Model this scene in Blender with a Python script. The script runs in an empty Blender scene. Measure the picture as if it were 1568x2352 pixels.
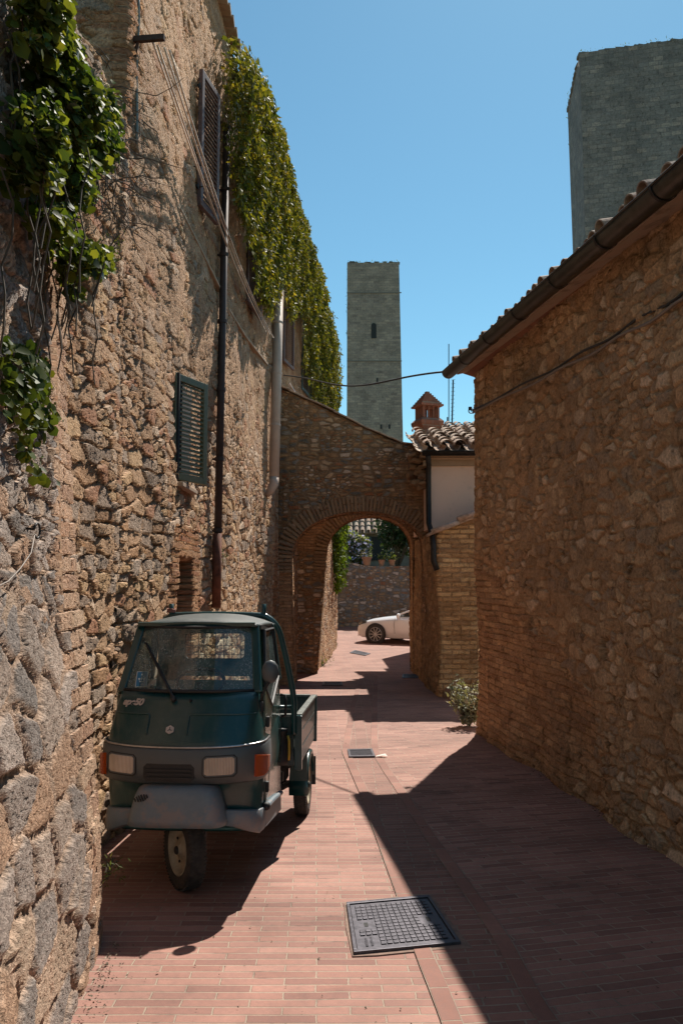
import bpy, bmesh, math, random
import numpy as np
from mathutils import Vector, Matrix, Euler
random.seed(7); rng = np.random.default_rng(7)
SC = bpy.context.scene
COL = SC.collection
R = math.radians

# ------------------------------------------------------------------ camera, sky, sun, exposure
FPX, HOR, CH, SL = 1850.0, 1330.0, 1.65, .0216   # focal length and horizon in photo units, eye height, street fall
TH = math.atan((HOR - 1176) / FPX); CT, ST = math.cos(TH), math.sin(TH)
cam = bpy.data.objects.new('camera', bpy.data.cameras.new('camera')); COL.objects.link(cam); SC.camera = cam
cam.data.sensor_fit = 'VERTICAL'; cam.data.sensor_height = 36; cam.data.lens = FPX / 2352 * 36
cam.data.clip_end = 3000; cam.location = (0, 0, CH); cam.rotation_euler = (R(90) + TH, 0, 0)
SUN_AZ, SUN_EL = math.atan2(.35, .94), R(52.6)
world = bpy.data.worlds.new("World"); SC.world = world; world.use_nodes = True
wt = world.node_tree; bg = wt.nodes['Background']
sky = wt.nodes.new('ShaderNodeTexSky'); sky.sky_type = 'NISHITA'; sky.sun_disc = False
sky.sun_elevation = SUN_EL; sky.sun_rotation = SUN_AZ; sky.air_density = 1.0; sky.dust_density = .15; sky.ozone_density = 1.2
tint = wt.nodes.new('ShaderNodeMix'); tint.data_type = 'RGBA'; tint.blend_type = 'MULTIPLY'; tint.inputs[0].default_value = 1; tint.inputs[7].default_value = (.69, 1.03, .98, 1)
wt.links.new(sky.outputs[0], tint.inputs[6]); wt.links.new(tint.outputs[2], bg.inputs[0]); bg.inputs[1].default_value = .088
sl = bpy.data.lights.new('sun', 'SUN'); sl.energy = 5.0; sl.angle = R(.5); sl.color = (1, .92, .82)
so = bpy.data.objects.new('sun', sl); COL.objects.link(so)
so.rotation_euler = Vector((-math.sin(SUN_AZ) * math.cos(SUN_EL), -math.cos(SUN_AZ) * math.cos(SUN_EL), -math.sin(SUN_EL))).to_track_quat('-Z', 'Y').to_euler()
SC.view_settings.view_transform = 'Standard'; SC.view_settings.look = 'None'
SC.view_settings.exposure = .54; SC.view_settings.gamma = 1
SC.render.engine = 'CYCLES'
SC.cycles.transparent_max_bounces = 12; SC.cycles.max_bounces = 8; SC.cycles.diffuse_bounces = 4

# ------------------------------------------------------------------ measuring: pixel of the photo -> point in the place
def ray(px, py):
    x = (px - 784) / FPX; v = (1176 - py) / FPX
    return x, CT - v * ST, ST + v * CT
def P(px, py, D):
    r = ray(px, py); k = D / r[1]; return (r[0] * k, D, CH + r[2] * k)
def G(px, py):
    r = ray(px, py); k = -CH / (r[2] + SL * r[1]); return (r[0] * k, r[1] * k, CH + r[2] * k)
def proj(x, y, z):
    z = z - CH; f = y * CT + z * ST; u = -y * ST + z * CT
    return 784 + FPX * x / f, 1176 - FPX * u / f
def gz(x, y):
    return -SL * y if y < 28 else -SL * 28 + .02 * (y - 28)
WALL = [(-1.68, 4.0), (-1.62, 5.7), (-1.40, 9.3), (-1.22, 15.3), (-.86, 19.0), (-.5, 22.5), (-.3, 27.0)]
def wx(y):
    for (x0, y0), (x1, y1) in zip(WALL, WALL[1:]):
        if y <= y1 or (x1, y1) == WALL[-1]: return x0 + (x1 - x0) * (y - y0) / (y1 - y0)
def W(px, py, off=0.0):
    r = ray(px, py); lo, hi = 1.0, 40.0
    for _ in range(40):
        m = (lo + hi) / 2
        if r[0] * m / r[1] > wx(m) + off: hi, lo = hi, m
        else: hi = m
    return P(px, py, lo)

# ------------------------------------------------------------------ objects
def empty(name, loc=(0, 0, 0), rz=0, rx=0):
    o = bpy.data.objects.new(name, None); COL.objects.link(o); o.location = loc; o.rotation_euler = (rx, 0, rz)
    o.empty_display_size = .1; return o
def tag(o, label=None, cat=None, group=None, kind=None):
    if label: o['label'] = label
    if cat: o['category'] = cat
    if group: o['group'] = group
    if kind: o['kind'] = kind
    return o
def link(name, me, mat, parent=None, smooth=False):
    o = bpy.data.objects.new(name, me); COL.objects.link(o)
    if mat: me.materials.append(mat)
    if smooth:
        me.polygons.foreach_set('use_smooth', [True] * len(me.polygons))
    if parent: o.parent = parent
    return o
class MB:
    def __init__(s, M=None): s.v = []; s.f = []; s.M = M or Matrix()
    def add(s, vs, fs, M=None):
        b = len(s.v); T = s.M @ M if M else s.M
        s.v += [tuple(T @ Vector(p)) for p in vs]; s.f += [tuple(b + i for i in f) for f in fs]; return s
    def box(s, c, d, M=None, rot=None):
        x, y, z = d[0] / 2, d[1] / 2, d[2] / 2
        vs = [(a * x, b * y, e * z) for a in (-1, 1) for b in (-1, 1) for e in (-1, 1)]
        T = Matrix.Translation(c) @ (Euler(rot).to_matrix().to_4x4() if rot else Matrix())
        if M: T = M @ T
        return s.add(vs, [(0, 1, 3, 2), (4, 6, 7, 5), (0, 4, 5, 1), (2, 3, 7, 6), (0, 2, 6, 4), (1, 5, 7, 3)], T)
    def bar(s, a, b, w, h, up=(0, 0, 1)):
        a, b = Vector(a), Vector(b); d = (b - a); L = d.length; d.normalize()
        u = Vector(up); n = d.cross(u).normalized(); u = n.cross(d)
        T = Matrix((( d.x, n.x, u.x, (a.x + b.x) / 2), (d.y, n.y, u.y, (a.y + b.y) / 2), (d.z, n.z, u.z, (a.z + b.z) / 2), (0, 0, 0, 1)))
        return s.box((0, 0, 0), (L, w, h), T)
    def tube(s, pts, r, n=8, cap=True):
        pts = [Vector(p) for p in pts]; rs = r if isinstance(r, (list, tuple)) else [r] * len(pts)
        vs = []; fs = []; pu = None
        for i, p in enumerate(pts):
            d = (pts[min(i + 1, len(pts) - 1)] - pts[max(i - 1, 0)]).normalized()
            if pu is None: pu = d.orthogonal().normalized()
            u = (pu - d * pu.dot(d)).normalized(); pu = u; w = d.cross(u)
            for k in range(n):
                a = 2 * math.pi * k / n; vs.append(tuple(p + (u * math.cos(a) + w * math.sin(a)) * rs[i]))
        for i in range(len(pts) - 1):
            for k in range(n):
                fs.append((i * n + k, i * n + (k + 1) % n, (i + 1) * n + (k + 1) % n, (i + 1) * n + k))
        if cap: fs += [tuple(range(n))[::-1], tuple(range((len(pts) - 1) * n, len(pts) * n))]
        return s.add(vs, fs)
    def lathe(s, prof, n=24, M=None, a0=0, a1=2 * math.pi):
        """profile (radius, height) turned about Z"""
        full = abs(a1 - a0 - 2 * math.pi) < 1e-6; m = n if full else n + 1; vs = []; fs = []
        for k in range(m):
            a = a0 + (a1 - a0) * k / n
            vs += [(r * math.cos(a), r * math.sin(a), h) for r, h in prof]
        q = len(prof)
        for k in range(n):
            for i in range(q - 1):
                a, b = k * q, ((k + 1) % m) * q; fs.append((a + i, b + i, b + i + 1, a + i + 1))
        return s.add(vs, fs, M)
    def prism(s, poly, t0, t1, M=None):
        """polygon in XY extruded between z=t0 and z=t1"""
        n = len(poly); vs = [(x, y, t0) for x, y in poly] + [(x, y, t1) for x, y in poly]
        fs = [tuple(range(n))[::-1], tuple(range(n, 2 * n))] + [(i, (i + 1) % n, n + (i + 1) % n, n + i) for i in range(n)]
        return s.add(vs, fs, M)
    def loft(s, secs, closed=False, caps=False, M=None):
        n = len(secs[0]); vs = [p for q in secs for p in q]; fs = []
        for i in range(len(secs) - 1):
            for k in range(n if closed else n - 1):
                fs.append((i * n + k, i * n + (k + 1) % n, (i + 1) * n + (k + 1) % n, (i + 1) * n + k))
        if caps: fs += [tuple(range(n))[::-1], tuple(range((len(secs) - 1) * n, len(secs) * n))]
        return s.add(vs, fs, M)
    def build(s, name, mat, parent=None, smooth=False, bevel=0, solid=0, sub=0, weld=False):
        me = bpy.data.meshes.new(name); me.from_pydata(s.v, [], s.f)
        bm = bmesh.new(); bm.from_mesh(me)
        if weld: bmesh.ops.remove_doubles(bm, verts=bm.verts, dist=1e-4)
        bmesh.ops.recalc_face_normals(bm, faces=bm.faces); bm.to_mesh(me); bm.free(); me.update()
        o = link(name, me, mat, parent, smooth)
        if solid:
            m = o.modifiers.new('s', 'SOLIDIFY'); m.thickness = solid; m.offset = -1
        if sub:
            m = o.modifiers.new('u', 'SUBSURF'); m.levels = m.render_levels = sub
        if bevel:
            m = o.modifiers.new('b', 'BEVEL'); m.width = bevel; m.segments = 2; m.limit_method = 'ANGLE'; m.angle_limit = R(35)
            if smooth: pass
        return o
def npmesh(name, V, Q, mat, parent=None, uv=None, smooth=True, tri=False):
    """fast mesh: V (n,3), Q (m,4) or (m,3)"""
    me = bpy.data.meshes.new(name); k = Q.shape[1]
    me.vertices.add(len(V)); me.vertices.foreach_set('co', V.astype(np.float32).ravel())
    me.loops.add(Q.size); me.loops.foreach_set('vertex_index', Q.astype(np.int32).ravel())
    me.polygons.add(len(Q)); me.polygons.foreach_set('loop_start', np.arange(0, Q.size, k, dtype=np.int32))
    if uv is not None:
        l = me.uv_layers.new(name='UVMap'); l.data.foreach_set('uv', uv[Q.ravel()].astype(np.float32).ravel())
    me.update(calc_edges=True); me.validate()
    return link(name, me, mat, parent, smooth)

# ------------------------------------------------------------------ node helpers
class T:
    def __init__(s, name, disp=False):
        s.m = bpy.data.materials.new(name); s.m.use_nodes = True; s.t = s.m.node_tree
        s.b = s.t.nodes['Principled BSDF']; s.o = s.t.nodes['Material Output']
        if disp: s.m.displacement_method = 'BOTH'
    def n(s, typ, ins={}, **pr):
        x = s.t.nodes.new('ShaderNode' + typ)
        for k, v in pr.items(): setattr(x, k, v)
        for k, v in ins.items(): s.put(x.inputs[k], v)
        return x
    def put(s, sock, v):
        if isinstance(v, bpy.types.NodeSocket): s.t.links.new(v, sock)
        elif isinstance(v, bpy.types.Node): s.t.links.new(v.outputs[0], sock)
        else:
            if isinstance(v, tuple) and len(v) == 3 and sock.type == 'RGBA': v = v + (1,)
            sock.default_value = v
    def M(s, op, a, b=0.0, c=0.0, clamp=False):
        return s.n('Math', {0: a, 1: b, 2: c}, operation=op, use_clamp=clamp).outputs[0]
    def mix(s, f, a, b, mode='MIX'):
        x = s.n('Mix', data_type='RGBA', blend_type=mode); s.put(x.inputs[0], f); s.put(x.inputs[6], a); s.put(x.inputs[7], b)
        return x.outputs[2]
    def mixf(s, f, a, b):
        x = s.n('Mix', data_type='FLOAT'); s.put(x.inputs[0], f); s.put(x.inputs[2], a); s.put(x.inputs[3], b); return x.outputs[0]
    def noise(s, vec, scale, detail=4, rough=.55, col=False):
        x = s.n('TexNoise', {'Scale': scale, 'Detail': detail, 'Roughness': rough})
        if vec is not None: s.put(x.inputs['Vector'], vec)
        return x.outputs['Color' if col else 'Fac']
    def ss(s, v, a, b):
        return s.n('MapRange', {0: v, 1: a, 2: b}, interpolation_type='SMOOTHSTEP').outputs[0]
    def ramp(s, f, cols, interp='LINEAR'):
        x = s.n('ValToRGB'); s.put(x.inputs[0], f); e = x.color_ramp; e.interpolation = interp
        n = len(cols)
        while len(e.elements) < n: e.elements.new(.5)
        for i, c in enumerate(cols): e.elements[i].position = i / (n - 1) if interp == 'LINEAR' else i / n; e.elements[i].color = tuple(c) + (1,)
        return x.outputs[0]
    def sc(s, vec, v):
        return s.n('VectorMath', {0: vec, 1: v}, operation='MULTIPLY').outputs[0]
    def tc(s, k='Object'): return s.n('TexCoord').outputs[k]
    def done(s, col=None, rough=None, disp=None, bump=None, bstr=.3, bdist=.01, metal=None, spec=None):
        if col is not None: s.put(s.b.inputs['Base Color'], col)
        if rough is not None: s.put(s.b.inputs['Roughness'], rough)
        if metal is not None: s.put(s.b.inputs['Metallic'], metal)
        if spec is not None: s.b.inputs['Specular IOR Level'].default_value = spec
        if disp is not None:
            d = s.n('Displacement', {'Height': disp, 'Midlevel': 0.0, 'Scale': 1.0}); s.t.links.new(d.outputs[0], s.o.inputs['Displacement'])
        if bump is not None:
            b = s.n('Bump', {'Height': bump, 'Strength': bstr, 'Distance': bdist}); s.t.links.new(b.outputs[0], s.b.inputs['Normal'])
        return s.m

def stone_mat(name, sx, sy, H, cols, mortar, brick_cols, bw=.27, bh=.062, warp=.05, gap=(.02, .10), fine=.008, plaster_col=None,
              plaster=.0, big=None, disp=True, tint=(1, 1, 1), pits=.5, msize=.007, stain=.0, tilt=1.5, pth=(.36, .56), ns=45, lump=1.1, pc=.35, plm=.85):
    """rubble masonry: cells with mortar joints; attribute 'zone' R -> coursed brick, G -> plaster over the stone, B -> bigger ashlar cells"""
    t = T(name, disp); uv = t.tc('UV')
    w = t.n('VectorMath', {0: t.noise(uv, 2.3, 3, col=True), 1: (.5, .5, .5)}, operation='SUBTRACT').outputs[0]
    w2 = t.n('VectorMath', {0: t.noise(uv, 14, 2, col=True), 1: (.5, .5, .5)}, operation='SUBTRACT').outputs[0]
    p = t.n('VectorMath', {0: uv, 1: t.sc(w, (warp * 2.4, warp * 1.3, 0))}, operation='ADD').outputs[0]
    p = t.n('VectorMath', {0: p, 1: t.sc(w2, (warp * .5, warp * .5, 0))}, operation='ADD').outputs[0]
    zn = t.n('Attribute', attribute_name='zone'); zs = t.n('SeparateColor', {0: zn.outputs['Color']}); zr, zg, zb = zs.outputs[0], zs.outputs[1], zs.outputs[2]
    def cells(ax, ay):
        q = t.sc(p, (1 / ax, 1 / ay, 0))
        a = t.n('TexVoronoi', {'Vector': q, 'Scale': 1.0, 'Randomness': .8}, voronoi_dimensions='2D', feature='F1')
        b = t.n('TexVoronoi', {'Vector': q, 'Scale': 1.0, 'Randomness': .8}, voronoi_dimensions='2D', feature='DISTANCE_TO_EDGE')
        c = t.n('SeparateColor', {0: a.outputs['Color']})
        d = t.n('SeparateXYZ', {0: t.n('VectorMath', {0: q, 1: a.outputs['Position']}, operation='SUBTRACT').outputs[0]})
        tl_ = t.M('ADD', t.M('MULTIPLY', d.outputs[0], t.M('SUBTRACT', c.outputs[2], .5)), t.M('MULTIPLY', d.outputs[1], t.M('SUBTRACT', c.outputs[1], .5)))
        return t.ss(b.outputs['Distance'], gap[0], gap[1]), c.outputs[0], t.M('ADD', c.outputs[1], t.M('MULTIPLY', tl_, tilt))
    m1, r1, h1 = cells(sx, sy)
    m2, r2, h2 = cells(sx * .5, sy * .62)
    pick = t.M('GREATER_THAN', t.noise(uv, 1.1, 2), .52)
    mk, rd, hh = t.mixf(pick, m1, m2), t.mixf(pick, r1, r2), t.mixf(pick, h1, h2)
    if big:
        m3, r3, h3 = cells(*big); mk, rd, hh = t.mixf(zb, mk, m3), t.mixf(zb, rd, r3), t.mixf(zb, hh, h3)
    bp = t.n('VectorMath', {0: uv, 1: t.sc(w2, (.012, .012, 0))}, operation='ADD').outputs[0]
    bp = t.n('VectorMath', {0: bp, 1: t.sc(w, (.02, .05, 0))}, operation='ADD').outputs[0]
    br = t.n('TexBrick', {'Vector': bp, 'Color1': (0, 0, 0), 'Color2': (1, 1, 1), 'Mortar': (.5, .5, .5), 'Scale': 1.0, 'Mortar Size': msize, 'Mortar Smooth': .4,
                          'Bias': 0.0, 'Brick Width': bw, 'Row Height': bh})
    bm_ = t.M('SUBTRACT', 1.0, br.outputs['Fac']); brd = t.n('SeparateColor', {0: br.outputs['Color']}).outputs[0]
    mask = t.mixf(zr, mk, bm_)
    n1 = t.noise(uv, 9, 6, .7); n2 = t.noise(uv, ns, 5, .75); n3 = t.noise(uv, .7, 4)
    pit = t.ss(n2, .30, .52)
    ph = t.M('MULTIPLY', t.M('MULTIPLY', t.M('SUBTRACT', n1, .5), H * lump), t.M('SUBTRACT', 1.0, t.M('MULTIPLY', zr, .75)))
    hs = t.M('MULTIPLY', mask, t.M('MULTIPLY_ADD', t.mixf(zr, hh, brd), H * .7, H * .55))
    flush = t.M('MULTIPLY', t.M('SUBTRACT', 1.0, mask), t.ss(t.noise(uv, 2.7, 5, .7), .52, .64)); hs = t.mixf(flush, hs, H * .72)
    pl = t.M('MAXIMUM', t.M('MULTIPLY', zg, t.ss(t.noise(uv, 3.1, 6, .65), pth[0], pth[1])), plaster)
    hs = t.mixf(pl, hs, H * .95)
    h = t.M('ADD', t.M('ADD', hs, ph), t.M('MULTIPLY', t.M('SUBTRACT', n2, .5), fine * 2))
    h = t.M('ADD', h, t.M('MULTIPLY', pit, fine * pits))
    col = t.mix(zr, t.ramp(rd, cols, 'CONSTANT'), t.ramp(brd, brick_cols))
    col = t.mix(mask, mortar, col)
    col = t.mix(t.M('MULTIPLY', pl, plm), col, plaster_col or mortar)
    var = t.n('MapRange', {0: n1, 1: .3, 2: .7, 3: .72, 4: 1.22}).outputs[0]
    var2 = t.n('MapRange', {0: n2, 1: .3, 2: .68, 3: .62, 4: 1.2}).outputs[0]
    var3 = t.n('MapRange', {0: n3, 1: .3, 2: .7, 3: .78, 4: 1.16}).outputs[0]
    v = t.M('MULTIPLY', t.M('MULTIPLY', var, var2), var3)
    vc = t.n('CombineColor', {0: t.M('MULTIPLY', v, tint[0]), 1: t.M('MULTIPLY', v, tint[1]), 2: t.M('MULTIPLY', v, tint[2])})
    col = t.mix(1.0, col, vc.outputs[0], 'MULTIPLY')
    pk = t.M('SUBTRACT', 1.0, t.M('MULTIPLY', t.M('SUBTRACT', 1.0, t.ss(t.noise(uv, ns * .55, 6, .8), .30, .43)), pc)); col = t.mix(1.0, col, t.n('CombineColor', {0: pk, 1: pk, 2: pk}).outputs[0], 'MULTIPLY')  # shade of small pits put into the stone colour as dark spots
    if stain:
        sn = t.ss(t.noise(t.sc(uv, (1, .55, 1)), 5.5, 7, .78), .53, .66); col = t.mix(t.M('MULTIPLY', sn, stain), col, t.mix(1.0, col, (.38, .36, .34), 'MULTIPLY'))
        ln = t.ss(t.noise(uv, 7.5, 6, .75), .60, .72); col = t.mix(t.M('MULTIPLY', ln, stain * .6), col, (.50, .42, .33))
    return t.done(col, .92, disp=h, spec=.2)

TAN = [(.44, .32, .22), (.32, .22, .145), (.50, .39, .285), (.40, .27, .17), (.36, .325, .29), (.52, .40, .26), (.31, .27, .235), (.47, .35, .24), (.38, .225, .155), (.58, .50, .41)]
TANG = [(.36, .32, .285), (.28, .26, .245), (.44, .35, .27), (.31, .285, .265), (.42, .36, .31), (.26, .245, .23), (.44, .31, .22), (.30, .28, .265), (.35, .31, .28), (.46, .41, .37)]
OCH = [(.44, .28, .155), (.34, .21, .115), (.54, .37, .22), (.40, .24, .13), (.50, .35, .21), (.42, .28, .16), (.27, .19, .13), (.50, .30, .17), (.56, .40, .25), (.36, .26, .17)]
DRK = [(.34, .22, .13), (.25, .165, .10), (.42, .30, .20), (.32, .185, .105), (.23, .23, .225), (.38, .25, .14), (.16, .155, .15), (.58, .48, .40), (.33, .16, .09), (.30, .22, .15), (.27, .26, .25), (.50, .38, .27)]
GRY = [(.23, .21, .185), (.20, .18, .165), (.27, .235, .20), (.19, .18, .17), (.25, .20, .165), (.22, .205, .19)]
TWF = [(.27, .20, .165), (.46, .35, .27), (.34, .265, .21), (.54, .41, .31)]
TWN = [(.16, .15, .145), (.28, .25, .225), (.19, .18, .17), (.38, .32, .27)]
OCR = [(.50, .35, .215), (.40, .27, .16), (.60, .45, .29), (.44, .29, .17), (.56, .41, .27), (.36, .27, .19), (.48, .33, .20), (.52, .34, .20), (.66, .52, .38), (.38, .29, .21)]
BRK = [(.33, .17, .095), (.40, .25, .15), (.27, .14, .085), (.44, .31, .20)]
MS = {}
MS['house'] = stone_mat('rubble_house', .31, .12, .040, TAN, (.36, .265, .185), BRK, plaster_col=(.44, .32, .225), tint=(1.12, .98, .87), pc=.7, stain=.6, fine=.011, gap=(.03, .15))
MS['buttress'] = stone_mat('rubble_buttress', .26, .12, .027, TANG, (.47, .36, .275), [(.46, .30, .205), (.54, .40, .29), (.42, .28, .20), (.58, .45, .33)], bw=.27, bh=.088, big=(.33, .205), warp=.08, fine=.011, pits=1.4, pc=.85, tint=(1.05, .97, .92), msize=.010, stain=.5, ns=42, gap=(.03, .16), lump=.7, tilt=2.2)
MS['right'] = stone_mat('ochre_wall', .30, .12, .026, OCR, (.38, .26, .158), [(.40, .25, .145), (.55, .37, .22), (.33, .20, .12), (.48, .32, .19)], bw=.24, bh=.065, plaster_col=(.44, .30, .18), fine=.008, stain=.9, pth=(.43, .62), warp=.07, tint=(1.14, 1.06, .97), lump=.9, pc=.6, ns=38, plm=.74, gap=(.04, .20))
MS['arch'] = stone_mat('rubble_arch', .20, .085, .03, DRK, (.24, .17, .11), [(.32, .19, .11), (.42, .28, .17), (.27, .16, .095), (.37, .25, .16)], plaster_col=(.33, .25, .17), stain=.5, tint=(1.35, 1.2, 1.05), gap=(.05, .26))
MS['lean'] = stone_mat('brick_lean', .3, .1, .03, OCH, (.38, .27, .17), [(.44, .27, .15), (.62, .45, .26), (.33, .21, .12), (.55, .36, .19)], bw=.30, bh=.08, msize=.013, plaster_col=(.40, .29, .18), warp=.09, stain=.6, tint=(1.3, 1.22, 1.1))
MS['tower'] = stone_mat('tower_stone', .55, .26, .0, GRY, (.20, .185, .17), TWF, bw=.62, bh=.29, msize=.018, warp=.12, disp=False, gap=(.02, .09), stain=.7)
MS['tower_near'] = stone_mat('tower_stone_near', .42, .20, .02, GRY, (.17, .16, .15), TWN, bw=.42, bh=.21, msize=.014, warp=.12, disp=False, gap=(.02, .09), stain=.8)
MS['far'] = stone_mat('far_wall', .30, .14, .02, [tuple(c * 1.0 for c in k) for k in DRK], (.22, .18, .14), BRK, disp=False, gap=(.05, .24))

# ------------------------------------------------------------------ masonry surfaces
def lerp(a, b, t): return a + (b - a) * t
def resample(path, top, res):
    """points along a polyline with its corners kept; returns base xy, top xy, arclength, corner flags"""
    B = []; A = []; u = 0
    for i in range(len(path) - 1):
        (x0, y0), (x1, y1) = path[i], path[i + 1]; (a0, b0), (a1, b1) = top[i], top[i + 1]
        L = math.hypot(x1 - x0, y1 - y0); rr = res[i] if isinstance(res, (list, tuple)) else res; n = max(1, int(L / rr))
        for k in range(n):
            t = k / n; B.append((lerp(x0, x1, t), lerp(y0, y1, t), lerp(a0, a1, t), lerp(b0, b1, t), u + L * t, i))
        u += L
    B.append((*path[-1], *top[-1], u, len(path) - 2)); return np.array(B)
def ribbon(name, path, z0, z1, res, vres, mat, parent=None, top=None, thick=.4, relief=None, zone=None, post=None):
    """upright wall along a polyline (street on its right): fine face grid, coping and back. z1(x,y) may vary."""
    top = top or path; S = resample(path, top, res); n = len(S)
    Z0 = np.array([z0(x, y) if callable(z0) else z0 for x, y in S[:, :2]]); Z1 = np.array([z1(x, y) if callable(z1) else z1 for x, y in S[:, :2]])
    m = max(2, int((Z1 - Z0).max() / vres) + 1); T_ = np.linspace(0, 1, m)[None, :]
    X = S[:, 0:1] + (S[:, 2:3] - S[:, 0:1]) * T_; Y = S[:, 1:2] + (S[:, 3:4] - S[:, 1:2]) * T_; Z = Z0[:, None] + (Z1 - Z0)[:, None] * T_
    U = np.repeat(S[:, 4:5], m, 1)
    d = np.gradient(S[:, :2], axis=0); d /= np.linalg.norm(d, axis=1)[:, None]; N = np.stack([d[:, 1], -d[:, 0]], 1)
    lo = .018 * (np.sin(U * 1.7 + 1) + np.sin(Z * 2.1 + U * .8) + .6 * np.sin(U * 4.3 + Z * 3.1))
    off = lo + (relief(U, Z) if relief else 0)
    X = X + N[:, 0:1] * off; Y = Y + N[:, 1:2] * off
    if post: X, Y = post(X, Y, U)
    V = np.stack([X, Y, Z], 2).reshape(-1, 3); UV = np.stack([U, Z], 2).reshape(-1, 2)
    i, j = np.meshgrid(np.arange(n - 1), np.arange(m - 1), indexing='ij'); a = (i * m + j).ravel()
    Q = np.stack([a, a + m, a + m + 1, a + 1], 1)
    b = len(V); BT = np.stack([X[:, -1] - N[:, 0] * thick, Y[:, -1] - N[:, 1] * thick, Z[:, -1]], 1); BB = np.stack([X[:, 0] - N[:, 0] * thick, Y[:, 0] - N[:, 1] * thick, Z[:, 0]], 1)
    FT = V.reshape(n, m, 3)[:, -1]
    V = np.concatenate([V, BT, BB, FT]); UV = np.concatenate([UV, np.stack([S[:, 4], Z1 + thick], 1), np.stack([S[:, 4], Z0 - 9], 1), np.stack([S[:, 4], Z1], 1)])
    k = np.arange(n - 1); ft = b + 2 * n + k; bt = b + k; bb = b + n + k
    Q = np.concatenate([Q, np.stack([ft, ft + 1, bt + 1, bt], 1), np.stack([bt, bt + 1, bb + 1, bb], 1)])
    e0 = [0 * m, m - 1, b, b + n]; e1 = [(n - 1) * m + m - 1, (n - 1) * m, b + 2 * n - 1, b + n - 1]
    Q = np.concatenate([Q, np.array([[e0[0], e0[1], e0[2], e0[3]], [e1[0], e1[1], e1[2], e1[3]]])])
    o = npmesh(name, V, Q, mat, parent, UV)
    zc = np.zeros((len(V), 4), np.float32); zc[:, 3] = 1
    if zone:
        r, g, bl = zone(UV[:, 0], UV[:, 1]); zc[:, 0] = r; zc[:, 1] = g; zc[:, 2] = bl
    at = o.data.color_attributes.new('zone', 'FLOAT_COLOR', 'POINT'); at.data.foreach_set('color', zc.ravel())
    return o
def sstep(a, b, x):
    t = np.clip((x - a) / (b - a), 0, 1); return t * t * (3 - 2 * t)
def block(name, inner, outer, y0, y1, rings, mat, parent, zone=None, ystep=.06, lean=0):
    """arched masonry: face between an inner outline and an outer outline (x,z lists), extruded in depth"""
    I = np.array(inner); O = np.array(outer); n = len(I); t = np.linspace(0, 1, rings)[None, :, None]
    F = I[:, None, :] + (O - I)[:, None, :] * t
    def face(y): return np.stack([F[:, :, 0], np.full(F.shape[:2], y), F[:, :, 1]], 2).reshape(-1, 3)
    V = [face(y0), face(y1)]; m = rings
    i, j = np.meshgrid(np.arange(n - 1), np.arange(m - 1), indexing='ij'); a = (i * m + j).ravel()
    Qf = np.stack([a, a + 1, a + m + 1, a + m], 1); Qb = Qf[:, ::-1] + n * m
    UV = [np.stack([F[:, :, 0], F[:, :, 1]], 2).reshape(-1, 2)] * 2; base = 2 * n * m; Q = [Qf, Qb]
    s = np.concatenate([[0], np.cumsum(np.linalg.norm(np.diff(I, axis=0), axis=1))]); so_ = np.concatenate([[0], np.cumsum(np.linalg.norm(np.diff(O, axis=0), axis=1))])
    ny = max(2, int((y1 - y0) / ystep) + 1); Y = np.linspace(y0, y1, ny)
    for L, ss_, flip in ((I, s, False), (O, so_, True)):
        V.append(np.stack([np.repeat(L[:, 0:1], ny, 1), np.repeat(Y[None], n, 0), np.repeat(L[:, 1:2], ny, 1)], 2).reshape(-1, 3))
        UV.append(np.stack([np.repeat(Y[None] + 5, n, 0), np.repeat(ss_[:, None], ny, 1)], 2).reshape(-1, 2))
        i, j = np.meshgrid(np.arange(n - 1), np.arange(ny - 1), indexing='ij'); a = (i * ny + j).ravel() + base
        q = np.stack([a, a + ny, a + ny + 1, a + 1], 1); Q.append(q[:, ::-1] if flip else q); base += n * ny
    V = np.concatenate(V); UV = np.concatenate(UV); Q = np.concatenate(Q)
    o = npmesh(name, V, Q, mat, parent, UV)
    zc = np.zeros((len(V), 4), np.float32); zc[:, 3] = 1
    if zone: zc[:, 0], zc[:, 1], zc[:, 2] = zone(UV[:, 0], UV[:, 1])
    o.data.color_attributes.new('zone', 'FLOAT_COLOR', 'POINT').data.foreach_set('color', zc.ravel())
    return o
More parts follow.
